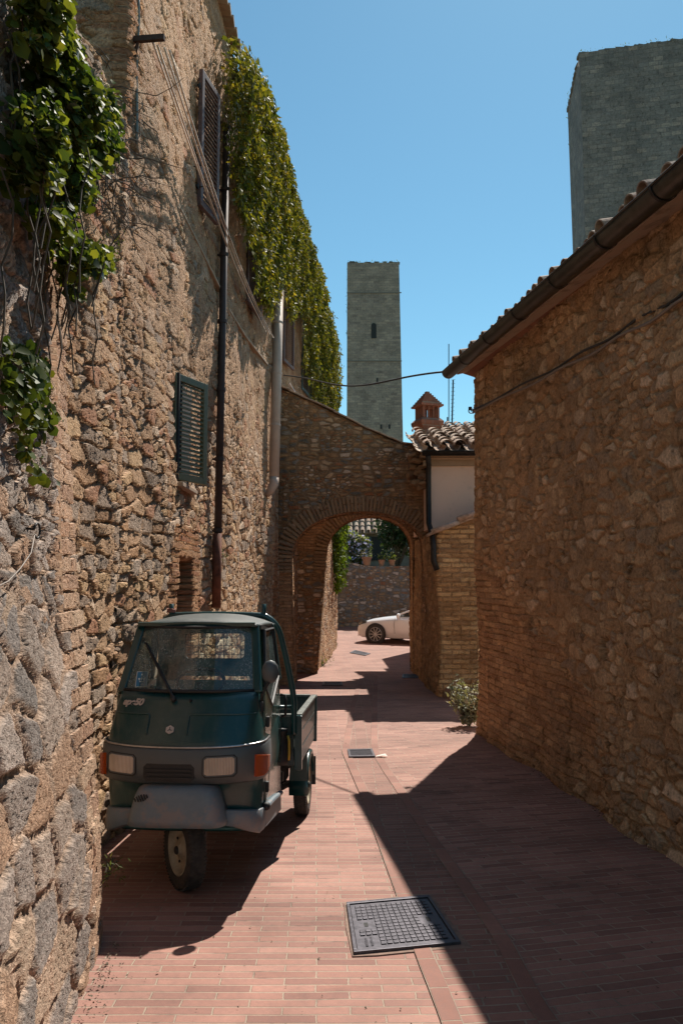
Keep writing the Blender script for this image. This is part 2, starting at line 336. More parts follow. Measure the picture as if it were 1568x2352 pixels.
# ------------------------------------------------------------------ ground, street
def paver(name, cols, mort, bw=.275, bh=.062, off=.5):
    t = T(name); uv = t.tc('UV')
    w = t.n('VectorMath', {0: t.noise(uv, 3, 2, col=True), 1: (.5, .5, .5)}, operation='SUBTRACT').outputs[0]
    p = t.n('VectorMath', {0: uv, 1: t.sc(w, (.03, .016, 0))}, operation='ADD').outputs[0]
    w2 = t.n('VectorMath', {0: t.noise(uv, 60, 2, col=True), 1: (.5, .5, .5)}, operation='SUBTRACT').outputs[0]
    p = t.n('VectorMath', {0: p, 1: t.sc(w2, (.006, .004, 0))}, operation='ADD').outputs[0]
    b = t.n('TexBrick', {'Vector': p, 'Color1': (0, 0, 0), 'Color2': (1, 1, 1), 'Mortar': (.5, .5, .5), 'Scale': 1.0, 'Mortar Size': .005, 'Mortar Smooth': .35, 'Bias': 0.0,
                         'Brick Width': bw, 'Row Height': bh}, offset=off)
    # wider joints at the short ends of the pavers
    rd = t.n('SeparateColor', {0: b.outputs['Color']}).outputs[0]
    n1 = t.noise(uv, 1.3, 4); n2 = t.noise(uv, 30, 5, .7); n3 = t.noise(uv, 180, 3, .7)
    c = t.ramp(rd, cols)
    mr = t.mix(t.M('MULTIPLY', t.ss(t.noise(uv, 5, 4), .55, .7), .7), mort, (.13, .09, .07))
    c = t.mix(b.outputs['Fac'], c, mr)
    v = t.M('MULTIPLY', t.M('MULTIPLY', t.n('MapRange', {0: n1, 1: .3, 2: .7, 3: .72, 4: 1.14}).outputs[0], t.n('MapRange', {0: n2, 1: .3, 2: .7, 3: .86, 4: 1.12}).outputs[0]),
            t.n('MapRange', {0: n3, 1: .3, 2: .7, 3: .92, 4: 1.07}).outputs[0])
    # dark spots and grime
    sp = t.ss(t.noise(uv, 11, 3, .8), .66, .74)
    v = t.M('MULTIPLY', v, t.M('SUBTRACT', 1.0, t.M('MULTIPLY', sp, .22)))
    v = t.M('MULTIPLY', v, t.M('SUBTRACT', 1.0, t.M('MULTIPLY', t.ss(t.noise(uv, 1.1, 6, .7), .54, .70), .30)))
    c = t.mix(1.0, c, t.n('CombineColor', {0: v, 1: v, 2: v}).outputs[0], 'MULTIPLY')
    h = t.M('ADD', t.M('MULTIPLY', b.outputs['Fac'], -.8), t.M('ADD', t.M('MULTIPLY', n2, .35), t.M('MULTIPLY', rd, .35)))
    return t.done(c, t.mixf(n2, .6, .9), bump=h, bstr=.8, bdist=.006, spec=.35)
PV = paver('brick_pavers', [(.285, .14, .107), (.36, .187, .145), (.24, .118, .093), (.40, .215, .168)], (.36, .27, .205))
PVC = paver('brick_channel', [(.25, .12, .09), (.31, .155, .12), (.22, .108, .083)], (.32, .25, .19))
def sheet(name, V, Q, UV, mat, kind='structure'):
    o = npmesh(name, np.array(V, float), np.array(Q), mat, None, np.array(UV, float), smooth=False); return tag(o, kind=kind)
def grid_sheet(name, xs, ys, dz, mat, uvf):
    V = []; UV = []; Q = []; n = len(ys)
    for x in xs:
        for y in ys: V.append((x, y, gz(x, y) + dz)); UV.append(uvf(x, y))
    for i in range(len(xs) - 1):
        for j in range(n - 1): a = i * n + j; Q.append((a, a + n, a + n + 1, a + 1))
    return sheet(name, V, Q, UV, mat)
tg = T('earth'); nn = tg.noise(tg.tc(), .3, 5); MS['earth'] = tg.done(tg.ramp(nn, [(.10, .08, .045), (.16, .13, .07), (.08, .09, .035)]), .95)
grid_sheet('ground', [-700, -100, -20, -4, 8, 30, 120, 700], [-60, -3, 10, 20, 28, 50, 110, 300, 1200], -.05, MS['earth'], lambda x, y: (x, y))
# (the far part of the ground rises gently with the hill)
grid_sheet('street', np.linspace(-3, 9, 25), np.linspace(-3, 50, 107), 0, PV, lambda x, y: (x + .03 * y, y))
C7 = lambda x, y: G(564.4 + .3899 * x, 1505 + .3899 * y)
LB = [C7(*p) for p in [(1300, 2400), (1215, 2171), (1143, 1990), (1048, 1765), (935, 1430), (805, 1090), (710, 840), (655, 720), (585, 565), (612, 420), (632, 300), (690, 110)]]
RB = [C7(*p) for p in [(1950, 2400), (1780, 2171), (1665, 1990), (1520, 1690), (1295, 1370), (1075, 1060), (905, 790), (835, 690), (757, 565), (757, 400), (760, 300), (765, 110)]]
def resamp(pts, n):
    p = np.array(pts)[:, :2]; s = np.concatenate([[0], np.cumsum(np.linalg.norm(np.diff(p, axis=0), axis=1))]); q = np.linspace(0, s[-1], n)
    return np.stack([np.interp(q, s, p[:, 0]), np.interp(q, s, p[:, 1])], 1), q
def strip(name, A, B, dz, mat, uvmode):
    V = []; UV = []; Q = []
    for i, (a, b) in enumerate(zip(A, B)):
        for k, p in enumerate((a, b)):
            V.append((p[0], p[1], gz(*p) + dz)); UV.append(uvmode(i, k, p))
    for i in range(len(A) - 1): Q.append((2 * i, 2 * i + 1, 2 * i + 3, 2 * i + 2))
    return sheet(name, V, Q, UV, mat)
a, sa = resamp(LB, 60); b, sb = resamp(RB, 60)
strip('channel_paving', a, b, .004, PVC, lambda i, k, p: (p[0] + .11, p[1] - .11 * p[0]))
def band(pts, dz=.008, w=.085):
    a, s = resamp(pts, 80); d = np.gradient(a, axis=0); d /= np.linalg.norm(d, axis=1)[:, None]; n = np.stack([d[:, 1], -d[:, 0]], 1)
    strip('paving_band', a - n * w / 2, a + n * w / 2, dz, PVB, lambda i, k, p: (s[i], .001 + k * (w - .002)))
PVB = paver('brick_band', [(.26, .122, .092), (.32, .16, .12), (.23, .112, .086)], (.32, .25, .19), bw=.27, bh=.085, off=0)
band(LB); band(RB)
# right of the channel the courses run at a slant down to the wall
rot = R(-14); cr, sr = math.cos(rot), math.sin(rot)
b2, _ = resamp(RB, 60); far = b2.copy(); far[:, 0] = 2.6
strip('side_paving', b2, far, .0025, PV, lambda i, k, p: (p[0] * cr - p[1] * sr, p[0] * sr + p[1] * cr))

# ------------------------------------------------------------------ left house: rubble front, windows, pipes
LH = (-1.68, 3.95)
def zone_house(u, z):
    # u measured along the footprint: end wall first (3.2 m), then the street front
    f = u - U0; yy = f
    g = np.clip(sstep(2.6, 4.6, z) * .9 + .25, 0, 1) * (f > -.2)
    r = ((np.abs(f - (YN - 5.7)) < .62) & (z < 1.95 + .10 * np.sin(z * 30))).astype(float) * .9
    r = np.maximum(r, ((np.abs(f - (YN - 5.7)) < .55) & (np.abs(z - 1.98) < .16)).astype(float))
    r = np.maximum(r, (np.abs(f) < .16 + .08 * np.sign(np.sin(z * 22))).astype(float) * (z > 4.6))
    r = np.maximum(r, (np.abs(f - 8.9) < .3).astype(float) * (z < 3))
    return r, g * (1 - r * .7), np.zeros_like(u)
NIa, NIb = W(396, 1320), W(437, 1320); YN = (NIa[1] + NIb[1]) / 2; HNW = (NIb[1] - NIa[1]) / 2
def house_top(x, y):
    return float(np.interp(y, [5.7, 9.6, 12, 15.3, 19, 22.5, 27], [8.25, 8.2, 8.3, 8.5, 8.6, 8.3, 7.6]))
U0 = 3.2
def relief_house(u, z):
    f = u - U0
    nic = sstep(0, .03, HNW - np.abs(f - (YN - 5.7))) * sstep(0, .03, 1.88 - z) * (-.20)
    led = .0 * z
    return nic + led
# garden wall part near, then the tall house; one facade thing each
house = tag(empty('stone_house', (-1.62, 5.7, gz(0, 5.7))), 'tall rubble stone house on the left with louvred shutters, creeper and drainpipes', 'house')
def to_local(o, root):
    o.parent = root; o.matrix_parent_inverse = Matrix.Translation(root.location).inverted(); return o
hp = [(-4.82, 5.7)] + WALL[1:]
w = ribbon('wall', hp, lambda x, y: gz(x, y) - .1, house_top, [.03, .0135, .022, .05, .06, .08], .0155, MS['house'], None, thick=.5, relief=relief_house, zone=zone_house)
to_local(w, house)
def zone_gw(u, z):
    return np.zeros_like(u), .25 + 0 * u, np.zeros_like(u)
gw = ribbon('garden_wall', [(-1.74, 1.2), (-1.68, 4.0), (-1.62, 5.60), (-1.68, 5.95)], lambda x, y: gz(x, y) - .1, lambda x, y: 4.98 + .05 * math.sin(y * 3), [.04, .012, .02], .014, MS['house'], None, thick=.45, zone=zone_gw)
tag(gw, 'rough rubble garden wall under the big ivy, between near buttress and tall house', 'wall')
def zone_b(u, z):
    e = BL - u
    r = (e < .36 + .07 * np.sign(np.sin(z * 35.7))).astype(float)
    big = sstep(1.7, 1.4, z + .12 * np.sin(u * 7)) * (1 - r)
    return r, np.zeros_like(u), big
bt0 = [(-.62, .5), (-.965, 2.45), (-1.225, 4.06), (-1.75, 4.08)]
BL = sum(math.dist(bt0[i], bt0[i + 1]) for i in range(2))
def bsec(z): return float(np.interp(z, [0, .5, 1.1, 1.7, 2.6, 5], [.06, .05, .10, .22, .27, .29]))
def relief_b(u, z):
    return -np.interp(z, [-.2, .5, 1.1, 1.7, 2.6, 5], [.0, -.01, .05, .17, .235, .25]) * (u <= BL + .01)
def post_b(X, Y, U):
    k = np.argmax(U[:, 0] > BL + .005) - 1; cx, cy = X[k - 1], Y[k - 1]; n = len(X) - k
    for i in range(n): t = i / max(1, n - 1); X[k + i] = cx + (-1.78 - cx) * t; Y[k + i] = cy + .012 + .0 * t
    return X, Y
bw_ = ribbon('buttress_wall', bt0, lambda x, y: gz(x, y) - .1, 4.9, [.04, .0085, .02], .0088, MS['buttress'], None, thick=.35, relief=relief_b, zone=zone_b, post=post_b)
tag(bw_, 'nearest wall at left edge, huge pitted grey stones with pale brick quoins', 'wall')
# seam ledge across the facade
lm = T('ledge_plaster'); MS['ledge'] = lm.done(lm.ramp(lm.noise(lm.tc(), 12, 4), [(.30, .21, .14), (.42, .31, .22)]), .9)
for pts in ([(315, 296), (360, 385), (430, 520), (506, 672)], [(520, 708), (560, 772), (612, 838)]):
    m = MB(); q = [Vector(W(x, y, .03)) for x, y in pts]
    for p0, p1 in zip(q, q[1:]): m.bar(p0, p1, .07, .035)
    to_local(m.build('ledge', MS['ledge'], None, bevel=.01), house)
# eave at the roof edge of the tall house
tl = T('terracotta'); gi = tl.n('NewGeometry').outputs['Random Per Island']
cc = tl.ramp(gi, [(.34, .20, .13), (.42, .28, .19), (.28, .18, .13), (.46, .34, .25), (.36, .24, .17)])
lich = tl.ss(tl.noise(tl.tc(), 9, 5, .7), .48, .62)
cc = tl.mix(tl.M('MULTIPLY', lich, .6), cc, (.40, .35, .27)); dk = tl.ss(tl.noise(tl.tc(), 5, 4, .7), .52, .66); cc = tl.mix(tl.M('MULTIPLY', dk, .5), cc, (.13, .11, .09))
MS['tile'] = tl.done(cc, .9, bump=tl.noise(tl.tc(), 60, 3), bstr=.3)
m = MB(); y = 5.5
while y < 9.35:
    x = wx(y); z = house_top(x, y) + .02
    m.box((x - .1, y + .1, z + .02 + random.uniform(-.006, .006)), (.52, .19, .035), rot=(0, .12, .06)); y += .2
to_local(m.build('eave_tiles', MS['tile'], None, bevel=.006), house)
m = MB(); m.prism([(-4.9, 5.6), (-1.75, 5.6), (-1.5, 9.3), (-1.35, 15.3), (-.5, 24), (-5, 24)], 8.26, 8.31); to_local(m.build('roof', MS['tile'], None), house)

def wood_mat(name, c1, c2):
    t = T(name); o = t.tc(); n = t.noise(o, 14, 5, .7); w = t.ss(t.noise(o, 40, 4, .75), .56, .68)
    return t.done(t.mix(t.M('MULTIPLY', w, .5), t.ramp(n, [c1, c2]), (.42, .38, .3)), .6, bump=n, bstr=.2)
MS['green_wood'] = wood_mat('green_paint_wood', (.12, .13, .075), (.21, .215, .13))
MS['mauve_wood'] = wood_mat('mauve_paint_wood', (.085, .05, .05), (.15, .10, .10))
MS['blue_wood'] = wood_mat('teal_paint_wood', (.03, .06, .07), (.05, .09, .105))
MS['dark'] = T('dark_inside').done((.02, .02, .02), .8)
def plain(name, c, rough=.5, metal=0, var=.15, sc=20, spec=None):
    t = T(name); n = t.noise(t.tc(), sc, 5, .65); a = tuple(k * (1 - var) for k in c); b = tuple(min(1, k * (1 + var)) for k in c)
    return t.done(t.ramp(n, [a, a, b, b]), t.mixf(n, rough - .08, min(1, rough + .12)), metal=metal, spec=spec)
MS['iron'] = plain('dark_iron', (.035, .033, .032), .5, .6, .4)
MS['zinc'] = plain('zinc_gutter', (.075, .072, .062), .38, .75, .35, 9)
MS['brownpipe'] = plain('brown_pipe', (.055, .035, .03), .65, .2, .3, 6)
MS['whitepipe'] = plain('cream_pipe', (.48, .37, .30), .5, 0, .12, 5)
def shutter(near, far, h, mat, label, n=22, fb=.06, inner=None):
    """louvred leaf standing from point near to point far (bottom edge), height h"""
    a, b = Vector(near), Vector(far); b.z = a.z; d = b - a; w_ = d.length; ang = math.atan2(d.y, d.x)
    M = Matrix.Translation(a) @ Matrix.Rotation(ang, 4, 'Z')
    m = MB(M)
    m.box((fb / 2, 0, h / 2), (fb, .045, h)).box((w_ - fb / 2, 0, h / 2), (fb, .045, h))
    m.box((w_ / 2, 0, fb / 2), (w_ - 2 * fb - .002, .043, fb)).box((w_ / 2, 0, h - fb / 2), (w_ - 2 * fb - .002, .043, fb))
    o = to_local(m.build('shutter', mat, None, bevel=.004), house); o['label'] = label
    s = MB(M); st = (h - 2 * fb) / n
    for k in range(n): s.box((w_ / 2, 0, fb + st * (k + .5)), (w_ - 2 * fb, .046, .009), rot=(R(38), 0, 0))
    c = s.build('louvres', mat, None); c.parent = o
    for z in (.18, h - .2):
        hg = MB(M).box((-.015, .01, z), (.07, .02, .025)).tube([(-.03, 0, z - .03), (-.03, 0, z + .03)], .009, 6)
        c2 = hg.build('hinge', MS['iron'], None); c2.parent = o
    return o
# lower green shutter, its window behind and the sill below
n0 = Vector(P(391, 1100, 7.2)); f0 = Vector(P(471, 1108, 7.68)); H1 = P(391, 855, 7.2)[2] - n0.z
o = shutter(n0 + Vector((.02, 0, 0)), f0, H1, MS['green_wood'], 'green louvred shutter standing ajar low on the wall', 20, .065)
m = MB(); a = W(395, 1100); m.box((a[0] + .03, a[1] + .30, a[2] + H1 / 2), (.05, .62, H1)); to_local(m.build('window_frame', MS['dark'], None, bevel=.005), house)  # solid near-black board standing in for the shaded opening behind the louvres
m = MB(); m.box((a[0] + .04, a[1] + .33, a[2] - .05), (.14, .75, .04)); to_local(m.build('sill', MS['ledge'], None, bevel=.006), house)
m = MB(); c = Vector(P(432, 1112, 7.42)); m.tube([c + Vector((0, .03 * math.cos(t), .03 * math.sin(t))) for t in np.linspace(0, 6, 14)], .005, 6); to_local(m.build('iron_ring', MS['iron'], None), house)
for (xa, ya, xb, yb, mt, lb) in [((457), 470, 490, 158, 'mauve_wood', 'large mauve shutter, highest and nearest on the wall'), (566, 690, 592, 556, 'mauve_wood', 'mauve shutter half covered by cables'),
                             (650, 828, 669, 695, 'mauve_wood', 'mauve shutter just right of the cream pipe'), (692, 893, 713, 772, 'blue_wood', 'dark blue shutter beside the hanging creeper')]:
    A = Vector(W(xa, ya, .06)); Tt = W(xa, yb, .06); B = Vector(W(xb, ya + 40, .10)); hgt = P(xa, yb, A.y)[2] - A.z
    ll = (B - A); ll.z = 0; B = A + ll.normalized() * min(ll.length, 1.15)
    shutter(A, (B.x + .04, B.y, A.z), hgt, MS[mt], lb, 26)
# pipes
def pipe(pts, r, mat, name='drainpipe', rings=5, sock=1.25):
    q = [Vector(p) for p in pts]; o = to_local(MB().tube(q, r, 14).build(name, mat, None, smooth=True), house)
    for k in range(1, rings):
        m = MB(); t = k / rings; p = q[0].lerp(q[-1], t)
        d = (q[-1] - q[0]).normalized(); m.tube([p - d * .02, p + d * .02], r * sock, 14)
        m.bar(p, p - Vector((r + .08, 0, 0)), .02, .02)
        c = m.build('pipe_collar', mat, None, smooth=False); c.parent = o
    return o
pp = [W(521, 290, .09), W(497, 1385, .09)]
pb = Vector(pp[1]); pt = Vector(pp[0]); pipe([pt, pb], .042, MS['brownpipe'], rings=7)
pipe([W(641, 632, .16), W(629, 1100, .16)], .088, MS['whitepipe'], 'cream_pipe', rings=4, sock=1.08)
m = MB(); e = Vector(W(629, 1098, .16)); m.tube([e, e + Vector((0, -.02, -.1)), e + Vector((-.05, -.02, -.2)), e + Vector((-.12, 0, -.28))], [.088, .08, .07, .06], 12); to_local(m.build('pipe_shoe', MS['whitepipe'], None, smooth=True), house)
# rusty lower sleeve
m = MB(); m.tube([pb + Vector((0, 0, .75)), pb + Vector((0, 0, -.05))], .050, 12); to_local(m.build('rusty_sleeve', plain('rust', (.16, .06, .035), .8, .2, .5, 12), None, smooth=True), house)
# ------------------------------------------------------------------ the two arches over the lane
def arc_pts(xl, xr, zb_l, zb_r, zs_l, zs_r, zt, n=34, nj=26, xbl=None):
    """opening outline: up the left jamb, over, down the right jamb"""
    xbl = xl if xbl is None else xbl
    p = [(lerp(xbl, xl, k / nj), lerp(zb_l, zs_l, k / nj)) for k in range(nj)]
    cx, a = (xl + xr) / 2, (xr - xl) / 2
    for k in range(n + 1):
        t = math.pi * (1 - k / n); zs = lerp(zs_l, zs_r, k / n); p.append((cx + a * math.cos(t), zs + (zt - lerp(zs_l, zs_r, .5)) * math.sin(t) ** .9))
    p += [(xr, lerp(zs_r, zb_r, k / nj)) for k in range(1, nj + 1)]
    return p
def outer_pts(inner, xl, xr, top, nj=26):
    n = len(inner) - 2 * nj - 1; zt0 = top(xl); zt1 = top(xr); p = []
    zs = inner[nj][1]; zr = inner[-nj - 1][1]
    for k in range(nj): p.append((xl, inner[k][1]))
    cx = (inner[nj][0] + inner[-nj - 1][0]) / 2
    ang = [math.pi * (1 - k / n) for k in range(n + 1)]
    for k, t in enumerate(ang):
        f = k / n
        if f < .25: p.append((xl, lerp(zs, zt0, f / .25)))
        elif f <= .75: x = lerp(xl, xr, (f - .25) / .5); p.append((x, top(x)))
        else: p.append((xr, lerp(zt1, zr, (f - .75) / .25)))
    for k in range(1, nj + 1): p.append((xr, inner[-nj - 1 + k][1]))
    return p
YA = 15.25
def topA(x): return float(np.interp(x, [-1.25, -1.12, -.2, .5, 1.17, 1.75], [5.3, 5.29, 4.86, 4.50, 4.22, 4.13]))
gA = gz(0, YA) - .08
arch = tag(empty('stone_arch', (.35, YA, gz(0, YA))), 'nearer rubble arch spanning the lane, brick voussoirs below a sloping tiled top', 'arch')
innA = arc_pts(-.93, 1.58, gA, gA, 2.05, 2.2, 2.93, xbl=-.86)
outA = outer_pts(innA, -1.26, 1.72, topA)
def zone_arch(u, z):
    r = ((z < 1.9 + .15 * np.sin(u * 9)) | ((u > 1.15) & (z > 2.2) & (z < 3.9))).astype(float) * .8
    return r, sstep(4.0, 4.6, z) * (u < .3) * .3, np.zeros_like(u)
to_local(block('wall', innA, outA, YA, YA + .75, 60, MS['arch'], None, zone=zone_arch, ystep=.05), arch)
vm = T('voussoir_brick'); gi = vm.n('NewGeometry').outputs['Random Per Island']; nz = vm.noise(vm.tc(), 30, 4, .7)
MS['vous'] = vm.done(vm.mix(vm.M('MULTIPLY', vm.ss(nz, .45, .65), .5), vm.ramp(gi, [(.24, .14, .08), (.32, .21, .12), (.19, .11, .065), (.28, .17, .09), (.22, .15, .10)]), (.14, .10, .07)), .92, bump=nz, bstr=.5)
def voussoirs(inner, nj, y0, th, L, parent, mat, step=.068, yy=.08):
    m = MB(); q = np.array(inner[nj - 3:-nj + 2]); s = np.concatenate([[0], np.cumsum(np.linalg.norm(np.diff(q, axis=0), axis=1))]); k = 0
    cx = q[:, 0].mean(); u = .03
    while u < s[-1]:
        x, z = np.interp(u, s, q[:, 0]), np.interp(u, s, q[:, 1]); x2, z2 = np.interp(u + .02, s, q[:, 0]), np.interp(u + .02, s, q[:, 1])
        d = Vector((x2 - x, 0, z2 - z)).normalized(); n = Vector((-d.z, 0, d.x)); l = L * random.uniform(.93, 1.06) if random.random() < .7 else L * .5
        a = Vector((x, y0 - .015 + random.uniform(-.008, .008) + th / 2, z)); segs = [(0.002, l)] if l > L * .6 else [(.002, L * .49), (L * .53, L)]
        for s0, s1 in segs: m.bar(a + n * s0, a + n * s1, step * .82, th, up=(0, 1, 0))
        u += step
    return to_local(m.build('arch_ring', mat, None, bevel=.006), parent)
voussoirs(innA, 26, YA, .12, .30, arch, MS['vous'])
m = MB(); x = -1.2
while x < 1.35:     # tiles capping the slope
    z = topA(x + .1); sl_ = (topA(x + .22) - topA(x)) / .22; a_ = math.atan(sl_)
    for yy in (0, .4): m.box((x + .1, YA + .17 + yy, z + .03 + random.uniform(0, .012)), (.27, .42, .028), rot=(0, -a_ + random.uniform(-.05, .05), 0))
    x += .215
to_local(m.build('coping_tiles', MS['tile'], None, bevel=.006), arch)
m = MB()
for (px, py, w_, h_) in []: pass
YB = 17.5
arch2 = tag(empty('stone_arch', (.6, YB, gz(0, YB))), 'farther darker arch, seen through the nearer one, with a narrower opening', 'arch')
gB = gz(0, YB + 1) - .08
innB = arc_pts(-.33, 1.54, gB, gB, 2.15, 2.3, 3.03, xbl=-.52)
outB = outer_pts(innB, -1.3, 1.75, lambda x: 3.75)
to_local(block('wall', innB, outB, YB, YB + .9, 40, MS['arch'], None, zone=lambda u, z: ((z > 2.2) * .9, 0 * u, 0 * u), ystep=.06), arch2)
voussoirs(innB, 26, YB, .12, .26, arch2, MS['vous'])

# wall on the left beyond the arches, sunlit
lw = ribbon('boundary_wall', [(-.60, 18.42), (-.42, 21), (-.2, 26.0), (-.35, 30), (-1.2, 36)], lambda x, y: gz(x, y) - .1, lambda x, y: 3.4, [.05, .05, .06, .1, .1], .05, MS['house'], None, thick=.5,
           zone=lambda u, z: (u * 0, u * 0 + .4, u * 0))
tag(lw, 'sunlit rubble wall along the left of the lane beyond the arches', 'wall')

# ------------------------------------------------------------------ right side of the lane
A = G(1103, 1685); WTz = P(1087, 850, A[1])[2]
dirx = -.1
RB0 = [(5.2, A[1]), (A[0], A[1]), (2.16, 4.92), (2.72, -.8)]
rhouse = tag(empty('ochre_house', (A[0], A[1], gz(0, A[1]))), 'long low house with ochre-brown shaded wall, tiled eave and dark gutter', 'house')
def rtop(x, y): return float(np.interp(y, [-.8, 4.92, A[1]], [WTz - .50, WTz - .21, WTz]))
UR = 5.2 - A[0]; LR = math.hypot(A[0] - 2.16, A[1] - 4.92)
def zone_r(u, z):
    f = u - UR
    g = .55 + .35 * np.sin(u * .9 + z) + 0 * z
    g = np.where(z > 3.2, .35, g)
    r = ((f > 0) & (f < 3.2 + .5 * np.sin(z * 2.2)) & (z < 1.95 - .36 * f + .1 * np.sin(z * 20))).astype(float) * .95
    g = g * (1 - r * .75); g = np.where((z < .5) & (r < .5), .1, g)
    r = np.maximum(r, (np.abs(f) < .15 + .06 * np.sign(np.sin(z * 24))).astype(float) * .7)
    return r, np.clip(g, 0, 1), np.zeros_like(u)
def relief_r(u, z):
    f = u - UR
    def hole(cf, cz, w, h, d): return -d * sstep(0, .025, w - np.abs(f - cf)) * sstep(0, .025, h - np.abs(z - cz))
    o = .05 * sstep(.6, -.1, z) * (f > .6) * (1 + .5 * np.sin(f * 5))
    return o + hole(3.75, 1.12, .06, .10, .10) + hole(.35, 2.15, .035, .05, .08) + hole(1.2, 3.55, .04, .05, .05)
to_local(ribbon('wall', RB0, lambda x, y: gz(x, y) - .15, rtop, [.2, .018, .03], .018, MS['right'], None, thick=.5, relief=relief_r, zone=zone_r), rhouse)
# gutter line
gE = Vector(P(1020, 855, 10.1)); gD = Vector((1.89 - gE.x, 4.3 - gE.y, P(1568, 385, 4.35)[2] - gE.z))
def gut(y): return gE + gD * ((y - gE.y) / gD.y)
def halfround(p0, p1, r, n=12, wall_=.006):
    m = MB(); p0, p1 = Vector(p0), Vector(p1); d = (p1 - p0).normalized(); sd = d.cross(Vector((0, 0, 1))).normalized(); up = sd.cross(d)
    secs = []
    for p in (p0, p1):
        o = [tuple(p + sd * (rr * math.cos(a)) + up * (rr * math.sin(a) * 1.0)) for rr, seq in ((r, np.linspace(math.pi, 2 * math.pi, n)), (r - wall_, np.linspace(2 * math.pi, math.pi, n))) for a in seq]
        secs.append(o)
    m.loft(secs, closed=True, caps=True)
    for e, off in ((p0, .002), (p1, -.002)):     # stop ends
        q = [tuple(e + d * off + sd * (r * .99 * math.cos(a)) + up * (r * .99 * math.sin(a))) for a in np.linspace(math.pi, 2 * math.pi, n)]
        m.add(q, [tuple(range(n))])
    m.tube([p0 + sd * r, p1 + sd * r], .009, 6); m.tube([p0 - sd * r, p1 - sd * r], .009, 6)
    return m
g0, g1 = gut(gE.y), gut(-.8)
RG = .085
o = to_local(halfround(g0 + Vector((.05, 0, 0)), g1 + Vector((.05, 0, 0)), RG).build('gutter', MS['zinc'], None, smooth=True), rhouse)
d = (g1 - g0).normalized(); sd = d.cross(Vector((0, 0, 1))).normalized(); up = sd.cross(d)
for y in [9.2, 8.2, 7.25, 6.3, 5.4, 4.6, 3.6, 2.6, 1.5]:
    m = MB(); c = gut(y) + Vector((.05, 0, 0)); secs = []
    for k in (-.012, .012):
        secs.append([tuple(c + d * k + sd * (RG + .008) * math.cos(a) + up * (RG + .008) * math.sin(a)) for a in np.linspace(math.pi * 1.0, 2 * math.pi, 14)])
    m.loft(secs); c = m.build('gutter_strap', MS['iron'], None, solid=.004); c.parent = o
# soffit of flat bricks and the tiled slope behind
sfm = T('soffit_brick'); nz = sfm.noise(sfm.tc(), 6, 5, .7); br = sfm.n('TexBrick', {'Vector': sfm.tc('UV'), 'Color1': (.20, .085, .05), 'Color2': (.30, .14, .08), 'Mortar': (.2, .12, .08), 'Scale': 1.0, 'Mortar Size': .006, 'Brick Width': .3, 'Row Height': .15})
MS['soffit'] = sfm.done(sfm.mix(sfm.ss(nz, .5, .65), br.outputs['Color'], (.17, .09, .055)), .9)
V = []; Q = []; UV = []; ys = np.linspace(A[1] + .13, -.8, 60)
for i, y in enumerate(ys):
    g = gut(y); yy = min(y, A[1]); wxr = float(np.interp(yy, [-.8, 4.92, A[1]], [2.72, 2.16, A[0]])); zt = rtop(0, yy)
    ring = [(g.x + .10, g.z + .02), (wxr + .04, zt - .07), (wxr + .5, zt - .02), (wxr + .5, zt + .1), (g.x + .10, g.z + .06)]
    for k, (x, z) in enumerate(ring): V.append((x, y, z)); UV.append((i * .1, k * .17))
for i in range(59):
    for k in range(5): a = i * 5 + k; b = i * 5 + (k + 1) % 5; Q.append((a, b, b + 5, a + 5))
so_ = npmesh('soffit', np.array(V), np.array(Q), MS['soffit'], None, np.array(UV), smooth=False); to_local(so_, rhouse)
def tile_roof(name, O, E, S, ne, ns, parent, r=.085, pitch=.21, row=.34, jit=.012, mat=None):
    """coppi roof: O eave corner, E unit vector along the eave, S unit vector up the slope"""
    O, E, S = Vector(O), Vector(E).normalized(), Vector(S).normalized(); N = E.cross(S).normalized()
    if N.z < 0: N = -N
    m = MB(); seg = 8
    def tile(c, s0, s1, r0, r1, lift0, lift1, up):
        secs = []
        for s_, rr, lf in ((s0, r0, lift0), (s1, r1, lift1)):
            secs.append([tuple(c + S * s_ + N * lf + E * (rr * math.cos(a)) + N * ((rr if up else -rr) * math.sin(a) * .85)) for a in np.linspace(0, math.pi, seg)] +
                        [tuple(c + S * s_ + N * lf + E * ((rr - .012) * math.cos(a)) + N * ((rr - .012) * (1 if up else -1) * math.sin(a) * .85)) for a in np.linspace(math.pi, 0, seg)])
        m.loft(secs, closed=True, caps=True)
    for i in range(ne):
        for j in range(ns):
            c = O + E * (i * pitch + random.uniform(-jit, jit)) + S * (j * row + random.uniform(-jit, jit) * 2)
            tile(c, 0, row * 1.18, r * 1.02, r * .86, .045, .02, False)
            c2 = c + E * (pitch / 2 + random.uniform(-jit, jit)) + S * random.uniform(-.02, .03)
            tile(c2, 0, row * 1.18, r * .98, r * .80, .055, .03, True)
    # bed below the tiles
    a = O - N * .05; b = a + E * ne * pitch; c_ = b + S * (ns * row); d_ = a + S * (ns * row)
    m.add([tuple(p) for p in (a, b, c_, d_)] + [tuple(p - N * .05) for p in (a, b, c_, d_)], [(0, 1, 2, 3), (4, 5, 6, 7), (0, 1, 5, 4), (1, 2, 6, 5), (2, 3, 7, 6), (3, 0, 4, 7)])
    o = m.build(name, mat or MS['tile'], None); return to_local(o, parent) if parent else o
tile_roof('roof', gut(9.95) + Vector((.10, 0, .035)), gD, (1, .1, .28), 44, 9, rhouse, r=.078, jit=.022)
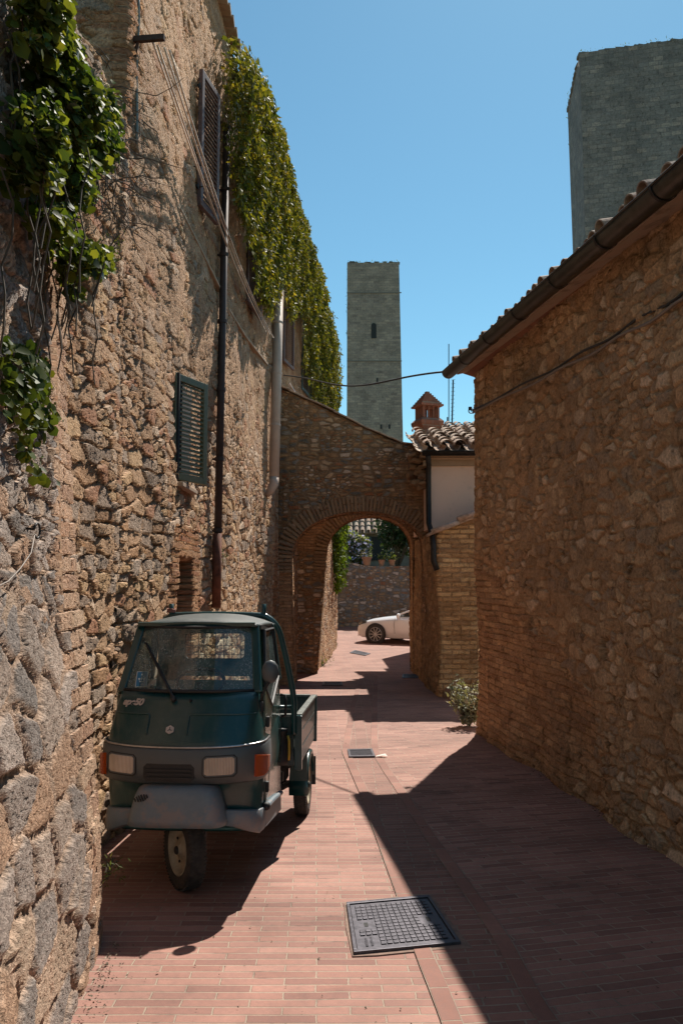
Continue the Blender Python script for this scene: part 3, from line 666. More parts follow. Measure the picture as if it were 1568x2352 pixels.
# cables clipped to the ochre wall
MS['cable'] = plain('black_cable', (.03, .03, .032), .5); MS['cable_grey'] = plain('grey_cable', (.22, .18, .15), .6)
def rw(px, py, off=.03):
    """point on the ochre wall"""
    r = ray(px, py); lo, hi = 1.0, 12.0
    for _ in range(40):
        md = (lo + hi) / 2; w0 = float(np.interp(md, [-.8, 4.92, A[1]], [2.72, 2.16, A[0]])) - off
        if r[0] * md / r[1] > w0: hi = md
        else: lo = md
    return P(px, py, lo)
lab = ['upper black cable clipped along the ochre wall', 'lower pale cable clipped along the ochre wall']
for k, (ya, yb, mt) in enumerate(((938, 672, 'cable'), (943, 690, 'cable_grey'))):
    px = np.linspace(1092, 1568, 26); pts = []
    for i, x in enumerate(px):
        t = i / 25; y = lerp(ya, yb, t) + 5 * math.sin(t * 22 + k * 2) * (.4 + t) * .8 + 9 * math.sin(t * math.pi)
        pts.append(Vector(rw(x, y, .055 + .01 * k)))
    ex = pts[-1] + (pts[-1] - pts[-5]) * 3; pts.append(ex); pts.insert(0, pts[0] + Vector((-.02, .1, .0)))
    c = MB().tube(pts, .010 if k == 0 else .012, 6).build('wall_cable', MS[mt], None, smooth=True); tag(c, lab[k], 'cable', 'cables on the ochre wall')
# old iron insulator bracket at the corner
m = MB(); c = Vector((A[0], A[1] + .02, P(1085, 943, A[1])[2])); m.tube([c + Vector((.1, 0, 0)), c + Vector((-.06, 0, 0))], .008, 6)
m.tube([c + Vector((-.06 + .03 * math.cos(t), 0, .03 * math.sin(t))) for t in np.linspace(0, 6.2, 14)], .007, 6).lathe([(0, -.02), (.022, -.02), (.022, .02), (0, .02)], 10, Matrix.Translation(c + Vector((-.07, 0, .03))))
to_local(m.build('insulator_hook', MS['iron'], None), rhouse)

# passage wall and lean-to between the arch and the ochre house
def zone_l(u, z):
    f = u - UL
    r = ((np.abs(f - .30) < .30) | (f > .62)).astype(float)
    r = np.where(f < -.3, 0, r)
    g = np.where((f > .62), .45, np.where(f < 0, .35, .06))
    return r * .95, g, np.zeros_like(u)
lp = [(1.60, 18.4), (1.60, 15.2), (1.63, 13.5), (2.95, 13.5)]; UL = 4.9
def ltop(x, y): return 2.46 if y > 13.6 else float(np.interp(x, [1.6, 2.3, 3], [2.44, 2.74, 3.0]))
lean = tag(empty('lean_to', (1.63, 13.5, gz(0, 13.5))), 'small lean-to of weathered brick with sloping tile coping, between arch and ochre house', 'shed')
to_local(ribbon('wall', lp, lambda x, y: gz(x, y) - .1, ltop, [.06, .05, .022], .024, MS['lean'], None, thick=.6, zone=zone_l, relief=lambda u, z: -.03 * ((u - UL) > .60)), lean)
m = MB()
pts = [(1.50, 13.40, 2.43), (1.95, 13.38, 2.60), (1.93, 13.38, 2.635), (2.36, 13.38, 2.80), (2.34, 13.38, 2.83), (2.8, 13.38, 3.0)]
for a, b, rr in ((0, 1, .05), (2, 3, .052), (4, 5, .052)): m.tube([pts[a], pts[b]], [rr, rr * .88], 12)
m.box((2.15, 13.62, 2.66), (1.5, .42, .05), rot=(0, -.37, 0))
to_local(m.build('coping_tiles', plain('pale_coping', (.42, .32, .26), .9, 0, .35, 14), None, smooth=True), lean)
m = MB(); m.add([(1.66, 13.48, -.29), (2.35, 13.48, -.29), (2.35, 12.6, -.275), (1.80, 12.7, -.275), (1.70, 13.46, -.13), (2.35, 13.46, -.13), (2.35, 12.9, -.13), (1.85, 12.95, -.13)],
    [(0, 1, 5, 4), (1, 2, 6, 5), (2, 3, 7, 6), (3, 0, 4, 7), (4, 5, 6, 7)])
tag(m.build('stone_step', plain('step_stone', (.30, .19, .13), .9, 0, .25, 8), None, bevel=.02), 'worn stone step at the foot of the brick lean-to', 'step')

# small plastered house above the lean-to
ph = tag(empty('plastered_house', (1.55, 14.2, 0)), 'small house with pinkish plaster wall under curved roof tiles, above the lean-to', 'house')
pm = T('pink_plaster'); nz = pm.noise(pm.tc(), 2.2, 6, .65); st_ = pm.ss(pm.noise(pm.tc(), 7, 5, .7), .56, .75)
MS['plaster'] = pm.done(pm.mix(pm.M('MULTIPLY', st_, .4), pm.ramp(nz, [(.70, .52, .42), (.80, .61, .50)]), (.45, .34, .28)), .9, bump=nz, bstr=.2)
m = MB(); m.box((3.56, 16.2, 3.2), (4.0, 4.0, 1.3)); to_local(m.build('wall', MS['plaster'], None), ph)
m = MB(); m.box((3.5, 14.18, 3.70), (4.1, .06, .10)); m.box((3.5, 14.14, 3.82), (4.2, .14, .05)); to_local(m.build('cornice', MS['ledge'], None), ph)
tile_roof('roof', (1.40, 13.93, 3.93), (1, 0, 0), (0, 1, .30), 11, 6, ph, r=.118, pitch=.285, row=.40, jit=.03)
gp0, gp1 = Vector((1.40, 13.86, 3.86)), Vector((4.2, 13.86, 3.86))
to_local(halfround(gp0, gp1, .075).build('gutter', MS['iron'], None, smooth=True), ph)
dx = P(986, 1100, 13.9)[0]
m = MB(); m.tube([(1.50, 13.86, 3.80), (dx, 14.02, 3.66), (dx, 14.08, 3.5), (dx, 14.1, 2.62), (1.52, 13.5, 2.40), (1.53, 13.42, 2.2), (1.53, 13.42, 1.95), (1.58, 13.40, 1.80)], .048, 10)
to_local(m.build('downpipe', MS['iron'], None, smooth=True), ph)
m = MB()
for k in range(26): m.box((random.uniform(1.28, 1.58), random.uniform(14.5, 15.1), random.uniform(3.35, 4.0)), (random.uniform(.10, .22), .16, random.uniform(.04, .10)), rot=(random.uniform(-.4, .4), random.uniform(-.5, .5), random.uniform(-.4, .4)))
to_local(m.build('broken_corner', MS['vous'], None, bevel=.015), ph)

# houses farther back whose roofs and chimney show above
bh = tag(empty('roof_house', (2.2, 20, 0)), 'farther house behind the plastered one, of which only the grey tiled roof shows', 'house')
m = MB(); m.box((6.0, 22.5, 2.1), (7.0, 6.0, 5.6)); to_local(m.build('wall', MS['plaster'], None), bh)
o = tile_roof('roof', (2.10, 19.2, 4.85), (1, .0, 0), (0.0, 1, .34), 14, 9, bh, r=.11, pitch=.26, row=.4)
tile_roof('upper_roof', (2.80, 21.9, 5.6), (1, .0, .0), (0, 1, .34), 12, 4, bh, r=.11, pitch=.26, row=.4)
YC = 20.5; cc0 = P(954, 1005, YC); cc1 = P(1012, 1005, YC); cxm = (cc0[0] + cc1[0]) / 2 - .02; cwid = (cc1[0] - cc0[0]) * .86
zc = lambda py: P(984, py, YC)[2]
cbk = T('red_brick_small'); b_ = cbk.n('TexBrick', {'Vector': cbk.tc('Object'), 'Color1': (.38, .14, .075), 'Color2': (.27, .10, .06), 'Mortar': (.3, .2, .15), 'Scale': 1.0, 'Mortar Size': .008, 'Brick Width': .22, 'Row Height': .07})
MS['chim'] = cbk.done(cbk.mix(cbk.ss(cbk.noise(cbk.tc(), 7, 4), .5, .7), b_.outputs['Color'], (.20, .10, .07)), .9)
chim = tag(empty('chimney', (cxm, YC, zc(1010)), rz=.35), 'red brick chimney with open lantern and stepped pyramid cap', 'chimney')
def cz(py): return zc(py) - chim.location.z
m = MB(); w_ = cwid * .78
m.box((0, 0, cz(985) - .6), (w_, w_, 1.2)); m.loft([[(sx_ * a, sy_ * a, h) for sx_, sy_ in ((-1, -1), (1, -1), (1, 1), (-1, 1))] for a, h in ((w_ / 2 + .001, cz(990)), (w_ / 2 + .09, cz(977)), (w_ / 2 + .10, cz(970)), (w_ / 2 + .03, cz(963)))], closed=True, caps=True)
m.build('stack', MS['chim'], chim)
m = MB(); t0, t1 = cz(963), cz(936)
for a in (-1, -.33, .33, 1):
    for b in (-1, -.33, .33, 1):
        if abs(a) == 1 or abs(b) == 1: m.box((a * w_ * .47, b * w_ * .47, (t0 + t1) / 2), (.035 if abs(a) != 1 else .06, .05, t1 - t0))
m.build('lantern', MS['chim'], chim)
m = MB(); n = 8; zt = cz(900)
for k in range(n):
    a = lerp(cwid * 1.12, .10, k / (n - 1)); h = (zt - t1) / n; m.box((0, 0, t1 + h * (k + .5)), (a, a, h - .004 if k else h))
m.build('cap', MS['chim'], chim)
m = MB(); q0, q1 = P(1030, 990, 24), P(1030, 790, 24); m.tube([q0, q1], .014, 6); m.tube([P(1027, 990, 24), P(1027, 958, 24)], .02, 6)
tag(m.build('antenna_mast', MS['iron'], None), 'tall thin antenna mast, taller of two beside the chimney', 'antenna')
m = MB(); q0, q1 = P(1037, 990, 23.5), P(1040, 873, 23.5); m.tube([q0, q1], .022, 6)
for k in range(14):
    p = Vector(q0).lerp(Vector(q1), k / 13); m.tube([p + Vector((-.05, 0, 0)), p + Vector((.06, 0, .02))], .006, 4)
tag(m.build('antenna_mast', MS['iron'], None), 'shorter thick antenna mast with small spurs, right of the thin one', 'antenna')

# ------------------------------------------------------------------ medieval towers
def tower(name, foot, ztop, zb, mat, label, slots=(), footb=None):
    t = tag(empty(name, (foot[0][0], foot[0][1], zb)), label, 'tower')
    fb = footb or foot; m = 40; V = []; UV = []; Q = []; u = [0]
    n = len(foot)
    for i in range(n): u.append(u[-1] + math.dist(foot[i], foot[(i + 1) % n]))
    for i in range(n):
        for k in range(2):
            ii = (i + k) % n
            for j in (0, 1): p = (fb if j == 0 else foot)[ii]; V.append((p[0], p[1], (zb, ztop)[j])); UV.append((u[i + k], (zb, ztop)[j]))
        a = 4 * i; Q.append((a, a + 2, a + 3, a + 1))
    b = len(V)
    for p in foot: V.append((p[0], p[1], ztop)); UV.append((p[0], p[1]))
    Q.append((b, b + 1, b + 2, b + 3))
    o = npmesh('wall', np.array(V), np.array(Q), mat, None, np.array(UV), smooth=False)
    zcl = np.zeros((len(V), 4), np.float32); zcl[:, 3] = 1; zcl[:, 0] = .7; o.data.color_attributes.new('zone', 'FLOAT_COLOR', 'POINT').data.foreach_set('color', zcl.ravel())
    to_local(o, t); return t
DT = 92
c0, c1 = P(795, 1020, DT), P(924, 1020, DT); t0_, t1_ = P(797, 603, DT), P(916, 603, DT)
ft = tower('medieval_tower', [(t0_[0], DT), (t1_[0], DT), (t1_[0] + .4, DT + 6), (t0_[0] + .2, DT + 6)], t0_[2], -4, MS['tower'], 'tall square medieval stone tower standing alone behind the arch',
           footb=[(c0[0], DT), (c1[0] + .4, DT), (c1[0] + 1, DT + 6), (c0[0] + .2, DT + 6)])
def slot(cx, ct, cb, w_, round_=False, nm='window'):
    a, b = P(cx, ct, DT - .03), P(cx, cb, DT - .03); ww = w_ / FPX * DT
    pl_ = [(a[0] - ww / 2, b[2]), (a[0] + ww / 2, b[2])] + ([(a[0] + ww / 2 * math.cos(t), a[2] - ww / 2 + ww / 2 * math.sin(t)) for t in np.linspace(0, math.pi, 9)] if round_ else [(a[0] + ww / 2, a[2]), (a[0] - ww / 2, a[2])])
    m = MB(); m.prism([(x, z) for x, z in pl_], -DT, -DT + .06, Matrix(((1, 0, 0, 0), (0, 0, -1, 0), (0, 1, 0, 0), (0, 0, 0, 1)))); to_local(m.build(nm, MS['dark'], None), ft)
slot(858, 742, 777, 12, True); slot(866, 868, 880, 4); slot(839, 998 + 37, 1008 + 37, 4); slot(894, 975, 985, 4); slot(875, 975, 985, 4)
for yy in (672, 829):
    m = MB(); a = P(795, yy, DT - .05); m.box(((c0[0] + c1[0]) / 2 + .02, DT - .03, a[2]), (c1[0] - c0[0] - .1, .10, .10))
    to_local(m.build('string_course', MS['tower'], None), ft)
DN = 35
a0, a1 = P(1330, 122, DN), P(1334, 580, DN); l0, l1 = P(1303, 265, 39.7), P(1312, 580, 39.7)
b0 = P(1720, 122, DN - 1.6)
rt_foot = [(a0[0], DN), (b0[0], DN - 1.6), (b0[0] + 1, 42), (l0[0], 39.7)]; rt_base = [(a1[0] + .3, DN), (b0[0] + .5, DN - 1.6), (b0[0] + 1.5, 42), (l1[0] + .3, 39.7)]
NTA, NTB, NTL, TFA, TFB = a0, b0, l0, t0_, t1_
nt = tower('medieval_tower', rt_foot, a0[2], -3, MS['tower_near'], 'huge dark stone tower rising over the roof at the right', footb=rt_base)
PS = lambda tw_: to_local(m.build('parapet_stone', MS['tower_near'] if tw_ is nt else MS['tower'], None), tw_)
for i in range(20):   # broken stones on the parapet
    m = MB(); f = random.random(); x = lerp(a0[0], b0[0], f); y = lerp(DN, DN - 1.6, f) + .3; m.box((x, y, a0[2] + .02), (random.uniform(.2, .5), .5, random.uniform(.04, .12)), rot=(0, 0, random.uniform(-.2, .2))); PS(nt)
for i in range(16):
    m = MB(); f = random.random(); x = lerp(a0[0], l0[0], f); y = lerp(DN, 39.7, f); m.box((x + .2, y, a0[2] + .02), (.5, random.uniform(.2, .5), random.uniform(.06, .25))); PS(nt)
for i in range(12):
    m = MB(); f = random.random(); x = lerp(t0_[0], t1_[0], f); m.box((x, DT + .4, t0_[2] + .05), (random.uniform(.3, .7), .6, random.uniform(.1, .35))); PS(ft)

# ------------------------------------------------------------------ end of the lane
fw = ribbon('retaining_wall', [(-1.6, 36.0), (8, 35.6)], lambda x, y: gz(x, y) - .2, lambda x, y: float(np.interp(x, [-1.6, -.2, 1.2, 8], [2.75, 2.5, 2.22, 2.22])), .12, .12, MS['far'], None, thick=.6)
tag(fw, 'shaded stone retaining wall at the end of the lane behind the white car', 'wall')
V = [(-3, 36.3, 2.1), (9, 36.0, 2.1), (12, 60, 2.3), (-12, 60, 2.3)]; sheet('terrace', V, [(0, 1, 2, 3)], [(v[0], v[1]) for v in V], MS['earth'])
fh = tag(empty('tiled_house', (2.2, 44, 2.1)), 'house with sunlit tiled roof seen through the arch behind the garden', 'house')
m = MB(); m.box((3.0, 46.5, 3.2), (9, 4.6, 3.2)); to_local(m.build('wall', plain('old_plaster', (.20, .16, .12), .9, 0, .25, 2), None), fh)
tile_roof('roof', (-2.0, 43.6, P(840, 1222, 43.6)[2]), (1, 0, 0), (0, 1, .75), 30, 12, fh, r=.13, pitch=.33, row=.45, mat=MS['tile'])
m = MB(); q = P(872, 1260, 44.1); m.box((q[0], 44.17, q[2]), (.9, .06, 1.3)); fr = to_local(m.build('window', MS['dark'], None), fh)
for s_ in (-1, 1):
    c = MB().box((q[0] + s_ * .72, 44.15, q[2]), (.5, .05, 1.35)).build('window_shutter', MS['blue_wood'], None); c.parent = fr
# ------------------------------------------------------------------ the three-wheeled truck
def paint_mat(name, c, dust, rough=.28, amt=.35, coat=.4):
    t = T(name); o = t.tc(); n = t.noise(o, 5, 6, .7); f = t.noise(o, 90, 4, .8); st = t.noise(t.sc(o, (1, 1, .12)), 40, 4, .7)
    d = t.M('MULTIPLY', t.M('ADD', t.ss(n, .42, .75), t.M('ADD', t.ss(f, .56, .75), t.ss(st, .5, .8))), amt, clamp=True)
    t.b.inputs['Coat Weight'].default_value = coat; t.b.inputs['Coat Roughness'].default_value = .12
    return t.done(t.mix(d, c, dust), t.mixf(d, rough, .75), bump=f, bstr=.06, spec=.5)
MS['green'] = paint_mat('dark_green_paint', (.005, .050, .052), (.10, .13, .11), amt=.22)
MS['green_door'] = paint_mat('door_green_paint', (.012, .062, .048), (.16, .15, .12), rough=.22, amt=.30, coat=.9)
MS['roofgrey'] = paint_mat('dusty_roof_paint', (.03, .045, .045), (.16, .16, .15), rough=.5, amt=.5, coat=.1)
tt = T('scuffed_plastic'); o_ = tt.tc(); n_ = tt.noise(o_, 7, 5, .65); s2 = tt.ss(tt.noise(o_, 9, 5, .7), .50, .60)
MS['fascia'] = tt.done(tt.mix(tt.M('MULTIPLY', s2, .55), tt.ramp(n_, [(.07, .12, .15), (.16, .20, .23), (.10, .14, .165)]), (.27, .21, .19)), .55, bump=tt.noise(o_, 60, 3), bstr=.08)
tt = T('clean_grey_plastic'); o_ = tt.tc(); n_ = tt.noise(o_, 5, 5, .65)
MS['fascia2'] = tt.done(tt.ramp(n_, [(.058, .074, .080), (.10, .108, .112)]), .45, bump=tt.noise(o_, 60, 3), bstr=.05)
MS['chrome'] = plain('worn_bright_trim', (.45, .45, .45), .3, .8, .2)
MS['black'] = plain('black_rubber', (.018, .018, .019), .6, 0, .3)
tt = T('tyre_rubber'); o_ = tt.tc(); MS['tyre'] = tt.done(tt.ramp(tt.noise(o_, 25, 5, .7), [(.022, .021, .02), (.022, .021, .02), (.075, .065, .055), (.10, .085, .07)]), .85, bump=tt.noise(o_, 80, 3), bstr=.3)
MS['rimpaint'] = plain('dusty_cream_rim', (.42, .36, .26), .6, .1, .3, 14)
MS['orange'] = None
tt = T('orange_lens'); tt.b.inputs['Transmission Weight'].default_value = .25; wv = tt.n('TexWave', {'Scale': 45.0}, wave_type='BANDS', bands_direction='Z')
MS['orange'] = tt.done((.75, .12, .015), .15, bump=wv.outputs[1], bstr=.6)
tt = T('headlight_glass'); wv = tt.n('TexWave', {'Scale': 38.0, 'Vector': tt.tc()}, wave_type='BANDS', bands_direction='X')
tt.b.inputs['Coat Weight'].default_value = .6
MS['lens'] = tt.done(tt.mix(tt.M('MULTIPLY', wv.outputs[1], .8), tt.mix(tt.noise(tt.tc(), 12, 3), (.30, .25, .20), (.62, .54, .46)), (.66, .58, .50)), .15, bump=wv.outputs[1], bstr=.5, metal=.25)
def glass_mat(name, dust=.25, tint=(.75, .9, .88)):
    t = T(name); o = t.tc(); t.t.nodes.remove(t.b)
    tr = t.n('BsdfTransparent', {0: tint + (1,)}); gl = t.n('BsdfGlossy', {'Color': (1, 1, 1, 1), 'Roughness': .03}); df = t.n('BsdfDiffuse', {'Color': (.30, .38, .37, 1)})
    f = t.n('Fresnel', {0: 1.5}).outputs[0]; a = t.n('MixShader', {0: t.M('MULTIPLY_ADD', f, .9, .03), 1: tr.outputs[0], 2: gl.outputs[0]})
    n = t.noise(t.sc(o, (1, 1, .35)), 160, 3, .8); g = t.noise(o, 3.5, 4, .6)
    d = t.M('MULTIPLY', t.M('ADD', t.ss(n, .48, .78), .16), t.M('MULTIPLY', t.ss(g, .25, .6), dust), clamp=True)
    b = t.n('MixShader', {0: d, 1: a.outputs[0], 2: df.outputs[0]}); t.t.links.new(b.outputs[0], t.o.inputs[0]); return t.m
MS['glass'] = glass_mat('dusty_windscreen', 1.25); MS['glass2'] = glass_mat('side_glass', .6, (.8, .85, .82))
MS['interior'] = plain('dark_interior', (.03, .11, .11), .6, 0, .3)
MS['bedgrey'] = paint_mat('worn_bed_paint', (.012, .03, .028), (.20, .19, .165), rough=.4, amt=.45, coat=.3)

ox, oy = -.895, 4.74
ape = tag(empty('three_wheeled_truck', (ox, oy, gz(ox, oy)), rz=R(-3.5), rx=-math.atan(SL)),
          'dark green three-wheeled mini truck with short open load bed, parked against the left wall', 'truck')
ZZ = [.34, .60, .66, .82, .85, 1.10]; WW = [.435, .448, .455, .455, .448, .405]; FF = [-.09, -.13, -.19, -.20, -.185, -.035]; EE = [.02, .01, .0, .0, .0, .045]
def prm(z, a): return float(np.interp(z, ZZ, a))
NE = 2.7
def fy(x, z, dw=0, df=0):
    w = prm(z, WW) + dw; f = prm(z, FF) - df; e = prm(z, EE)
    return e + (f - e) * max(0, 1 - min(1, abs(x / w)) ** NE) ** (1 / NE)
def outline(z, dw=0, df=0, yb=.72, n=22):
    w = prm(z, WW) + dw; f = prm(z, FF) - df; e = prm(z, EE); o = []
    for y in ([yb, .45, .2] if yb > .2 else [yb]): o.append((-w, y, z))
    for k in range(n + 1):
        t = math.pi * k / n; c, s = math.cos(t), math.sin(t)
        o.append((-w * np.sign(c) * abs(c) ** (2 / NE), e + (f - e) * abs(s) ** (2 / NE), z))
    for y in ([.2, .45, yb] if yb > .2 else [yb]): o.append((w, y, z))
    return o
m = MB(); m.loft([outline(z) for z in (.34, .45, .55, .60, .64, .70, .76, .82, .85, .90, .95, 1.0, 1.05, 1.10)])
body = m.build('cab_body', MS['green'], ape, smooth=True, solid=.012)
m = MB(); m.prism([(x, y) for x, y, z in outline(.36)][::1], .35, .37); m.prism([(-.37, .02), (.37, .02), (.40, .2), (-.40, .2)], .93, 1.07); m.box((0, .42, .6), (.7, .3, .35)).box((0, .62, .85), (.7, .1, .5), rot=(-.15, 0, 0))
m.build('seat_and_floor', MS['interior'], ape)
m = MB(); m.tube([(-.0, .25, .95), (0, .30, 1.12)], .02).tube([(.15 * math.cos(t), .31 + .05 * math.sin(t), 1.12 + .08 * math.sin(t)) for t in np.linspace(0, 2 * math.pi, 20)], .012, 6)
m.build('steering_wheel', MS['black'], ape)
# raised seams on the bonnet
for xs in (np.linspace(-.425, -.20, 14), np.linspace(.05, .425, 18)):
    m = MB(); sg = 1 if xs[0] < 0 else -1; q = [(x, fy(x, .985) - .004, .985) for x in xs]
    tail = [(-.19, fy(-.19, z) - .004, z) for z in np.linspace(.975, .88, 6)] if sg > 0 else [(.04, fy(.04, z) - .004, z) for z in np.linspace(.975, .88, 6)]
    q = (q + tail) if sg > 0 else (tail[::-1] + q); c = m.tube(q, .0045, 6).build('seam', MS['green'], ape, smooth=True)
# grey front fascia
m = MB(); secs = []
for z, d in ((.628, .004), (.64, .018), (.70, .024), (.76, .024), (.82, .02), (.838, .014)):
    secs.append([(x, y, z - .02 * (1 - abs(x / .5) ** 2)) for x, y, _ in outline(z, d, d + .006, yb=.10)])
fas = m.loft(secs).build('front_fascia', MS['fascia2'], ape, smooth=True, solid=.012)
m = MB(); m.tube([(x, y - .002, .838 - .02 * (1 - abs(x / .5) ** 2)) for x, y, _ in outline(.838, .016, .022, yb=.10)], .0055, 6)
c = m.build('bright_trim', MS['chrome'], ape, smooth=True)
def patch(x0, x1, z0, z1, off, th, nx=10, dw=.03, df=.03, rc=0, zsh=True):
    """plate following the curved fascia"""
    m = MB(); secs = []
    zo = lambda x: -.02 * (1 - abs(x / .5) ** 2) if zsh else 0
    for x in np.linspace(x0, x1, nx):
        k = 0
        if rc:
            dd = min(x - x0, x1 - x); k = rc - math.sqrt(max(0, rc * rc - max(0, rc - dd) ** 2))
        y = fy(x, (z0 + z1) / 2, dw, df) - off
        secs.append([(x, y, z0 + k + zo(x)), (x, y, z1 - k + zo(x)), (x, y + th, z1 - k + zo(x)), (x, y + th, z0 + k + zo(x))])
    return m.loft(secs, closed=True, caps=True)
def lamp(x0, x1, z0, z1):
    fr = patch(x0 - .013, x1 + .013, z0 - .014, z1 + .010, .002, .03, 12, rc=.018).build('headlight', MS['black'], ape, smooth=False); fr['label'] = 'rectangular ribbed headlight'
    c = patch(x0, x1, z0, z1, .010, .03, 12, rc=.010).build('lens', MS['lens'], None, bevel=.004); c.parent = fr
    e = patch(x0 - .006, x1 + .006, z0 - .006, z1 + .006, .006, .02, 12, rc=.012).build('rim', MS['fascia2'], None); e.parent = fr
lamp(-.395, -.24, .690, .785); lamp(.155, .32, .690, .785)
fr = patch(-.185, .10, .655, .752, .003, .03, 16, rc=.02).build('grille', MS['black'], ape)
m = MB()
for z in (.678, .700, .722): m.loft([[(x, fy(x, .7, .03, .03) - .011, z - .006 - .02), (x, fy(x, .7, .03, .03) - .011, z + .004 - .02), (x, fy(x, .7, .03, .03), z - .02 + .002)] for x in np.linspace(-.17, .085, 10)], closed=True, caps=True)
c = m.build('grille_bars', MS['black'], None); c.parent = fr
for sg in (-1, 1):
    m = MB(); secs = []
    for k, t in enumerate(np.linspace(0, 1, 12)):
        # wrap round the corner of the fascia
        a = lerp(.36, .04, t) * math.pi / 2; w = .485; f = -.235; c_, s_ = math.cos(a), math.sin(a)
        x = w * c_ ** (2 / NE); y = 0 + (f) * s_ ** (2 / NE) - .0
        h0 = .655 + .0 * t + .012 * (t > .9); h1 = .775 - .02 * t; h0 += .05 * max(0, t - .5) ; 
        n_ = Vector((c_, -s_, 0)) * .006
        secs.append([(sg * (x + n_.x), y + n_.y, h0), (sg * (x + n_.x), y + n_.y, h1), (sg * (x - n_.x * 2), y - n_.y * 2, h1), (sg * (x - n_.x * 2), y - n_.y * 2, h0)])
    m.loft(secs, closed=True, caps=True).build('indicator', MS['orange'], ape, smooth=False, bevel=.002)
# mudguard apron with slots
m = MB(); secs = []
for z, w, f in ((.405, .275, -.275), (.44, .268, -.275), (.50, .255, -.27), (.56, .238, -.262), (.595, .222, -.250), (.612, .195, -.225), (.618, .15, -.19)):
    q = []
    for k in range(21):
        t = math.pi * k / 20; c_, s_ = math.cos(t), math.sin(t); q.append((-w * np.sign(c_) * abs(c_) ** .35, -.06 + (f + .06) * abs(s_) ** .35, z))
    secs.append(q)
secs.append([(x * .8, -.10, z) for x, y, z in secs[-1]])
apr = m.loft(secs).build('mudguard', MS['fascia'], ape, smooth=True, solid=.01)
for k in range(6):
    x = -.212 + k * .013; h = (.022, .034, .040, .040, .034, .022)[k]
    c = MB().box((x, -.2665, .548 + .004 * k), (.0055, .010, h * .9), rot=(0, -.42, 0)).build('vent_slot', MS['black'], None); c.parent = apr
# bumper corners and sill rails
for sg in (-1, 1):
    m = MB(); secs = []
    for x, y, z0, z1 in ((.26, -.135, .385, .47), (.33, -.13, .375, .468), (.40, -.10, .345, .462), (.44, -.05, .325, .455), (.455, .02, .33, .452), (.452, .06, .335, .448)):
        secs.append([(sg * x, y, z0), (sg * (x + .006), y - .012, (z0 + z1) / 2), (sg * x, y, z1), (sg * (x - .05), y + .03, z1), (sg * (x - .05), y + .03, z0)])
    m.loft(secs, closed=True, caps=True).build('bumper_corner', MS['fascia'], ape, smooth=True, bevel=.006)
    m = MB(); m.tube([(sg * .448, .03, .452), (sg * .462, .05, .448), (sg * .462, .3, .425), (sg * .458, .70, .372)], [.016, .018, .018, .014], 8)
    m.loft([[(sg * .455, y, z), (sg * .457, y, z - .11), (sg * .44, y, z - .11), (sg * .44, y, z)] for y, z in ((.055, .44), (.71, .37))], closed=True, caps=True)
    m.build('sill_rail', MS['green_door'] if 0 else MS['fascia'], ape, smooth=False, bevel=.003)
    m = MB(); m.lathe([(0, -.02), (.02, -.02), (.024, 0), (.02, .02), (0, .025)], 10, Matrix.Translation((sg * .462, .035, .452)) @ Matrix.Rotation(R(90), 4, 'X')); m.build('rail_knob', MS['black'], ape, smooth=True)
# doors: panel with slanted window opening
def wside(z): return float(np.interp(z, [.34, .6, .84, 1.0, 1.46], [.437, .449, .452, .440, .385]))
for sg in (-1, 1):
    poly = [(.075, .40), (.075, 1.07), (.065, 1.12), (.26, 1.46), (.30, 1.46), (.105, 1.115), (.27, .995), (.655, 1.13), (.655, 1.42), (.30, 1.445), (.27, 1.475), (.70, 1.475), (.71, .37)]
    poly = [(.075, .40), (.075, 1.10), (.115, 1.10), (.28, .99), (.675, 1.13), (.715, 1.13), (.715, .37)]
    m = MB(); n = len(poly); vs = [(sg * (wside(z) + .002), y, z) for y, z in poly] + [(sg * (wside(z) + .014), y, z) for y, z in poly]
    m.add(vs, [tuple(range(n)), tuple(range(n, 2 * n))[::-1]] + [(i, (i + 1) % n, n + (i + 1) % n, n + i) for i in range(n)])
    door = m.build('door', MS['green_door'], ape)
    gp = [(.115, 1.10), (.28, .99), (.675, 1.13), (.655, 1.44), (.30, 1.44)]
    m = MB(); n = len(gp); vs = [(sg * (wside(z) + .006), y, z) for y, z in gp] + [(sg * (wside(z) + .002), y, z) for y, z in gp]
    m.add(vs, [tuple(range(n)), tuple(range(n, 2 * n))[::-1]] + [(i, (i + 1) % n, n + (i + 1) % n, n + i) for i in range(n)])
    c = m.build('side_window', MS['glass2'], None); c.parent = door
    m = MB(); m.tube([(sg * (wside(z) + .010), y, z) for y, z in gp + gp[:1]], .011, 6); c = m.build('window_frame', MS['black'], None); c.parent = door
    m = MB(); m.tube([(sg * .455, .70, .86), (sg * .482, .69, .87), (sg * .486, .685, .96), (sg * .478, .685, 1.0), (sg * .448, .69, 1.005)], .009, 8); c = m.build('handle', MS['black'], None, smooth=True); c.parent = door
    for z in (.55, .92):
        c = MB().box((sg * .458, .085, z), (.02, .03, .06)).build('hinge', MS['black'], None, bevel=.004); c.parent = door
    # pillars
    MB().bar((sg * .405, .035, 1.09), (sg * .352, .235, 1.475), .048, .04, up=(0, 1, 0)).build('pillar', MS['green'], ape, bevel=.008)
    MB().bar((sg * .432, .695, 1.10), (sg * .38, .67, 1.47), .045, .04, up=(0, 1, 0)).build('pillar', MS['green'], ape, bevel=.008)
    MB().bar((sg * .365, .24, 1.462), (sg * .375, .68, 1.462), .04, .035).build('roof_rail', MS['black'], ape, bevel=.006)
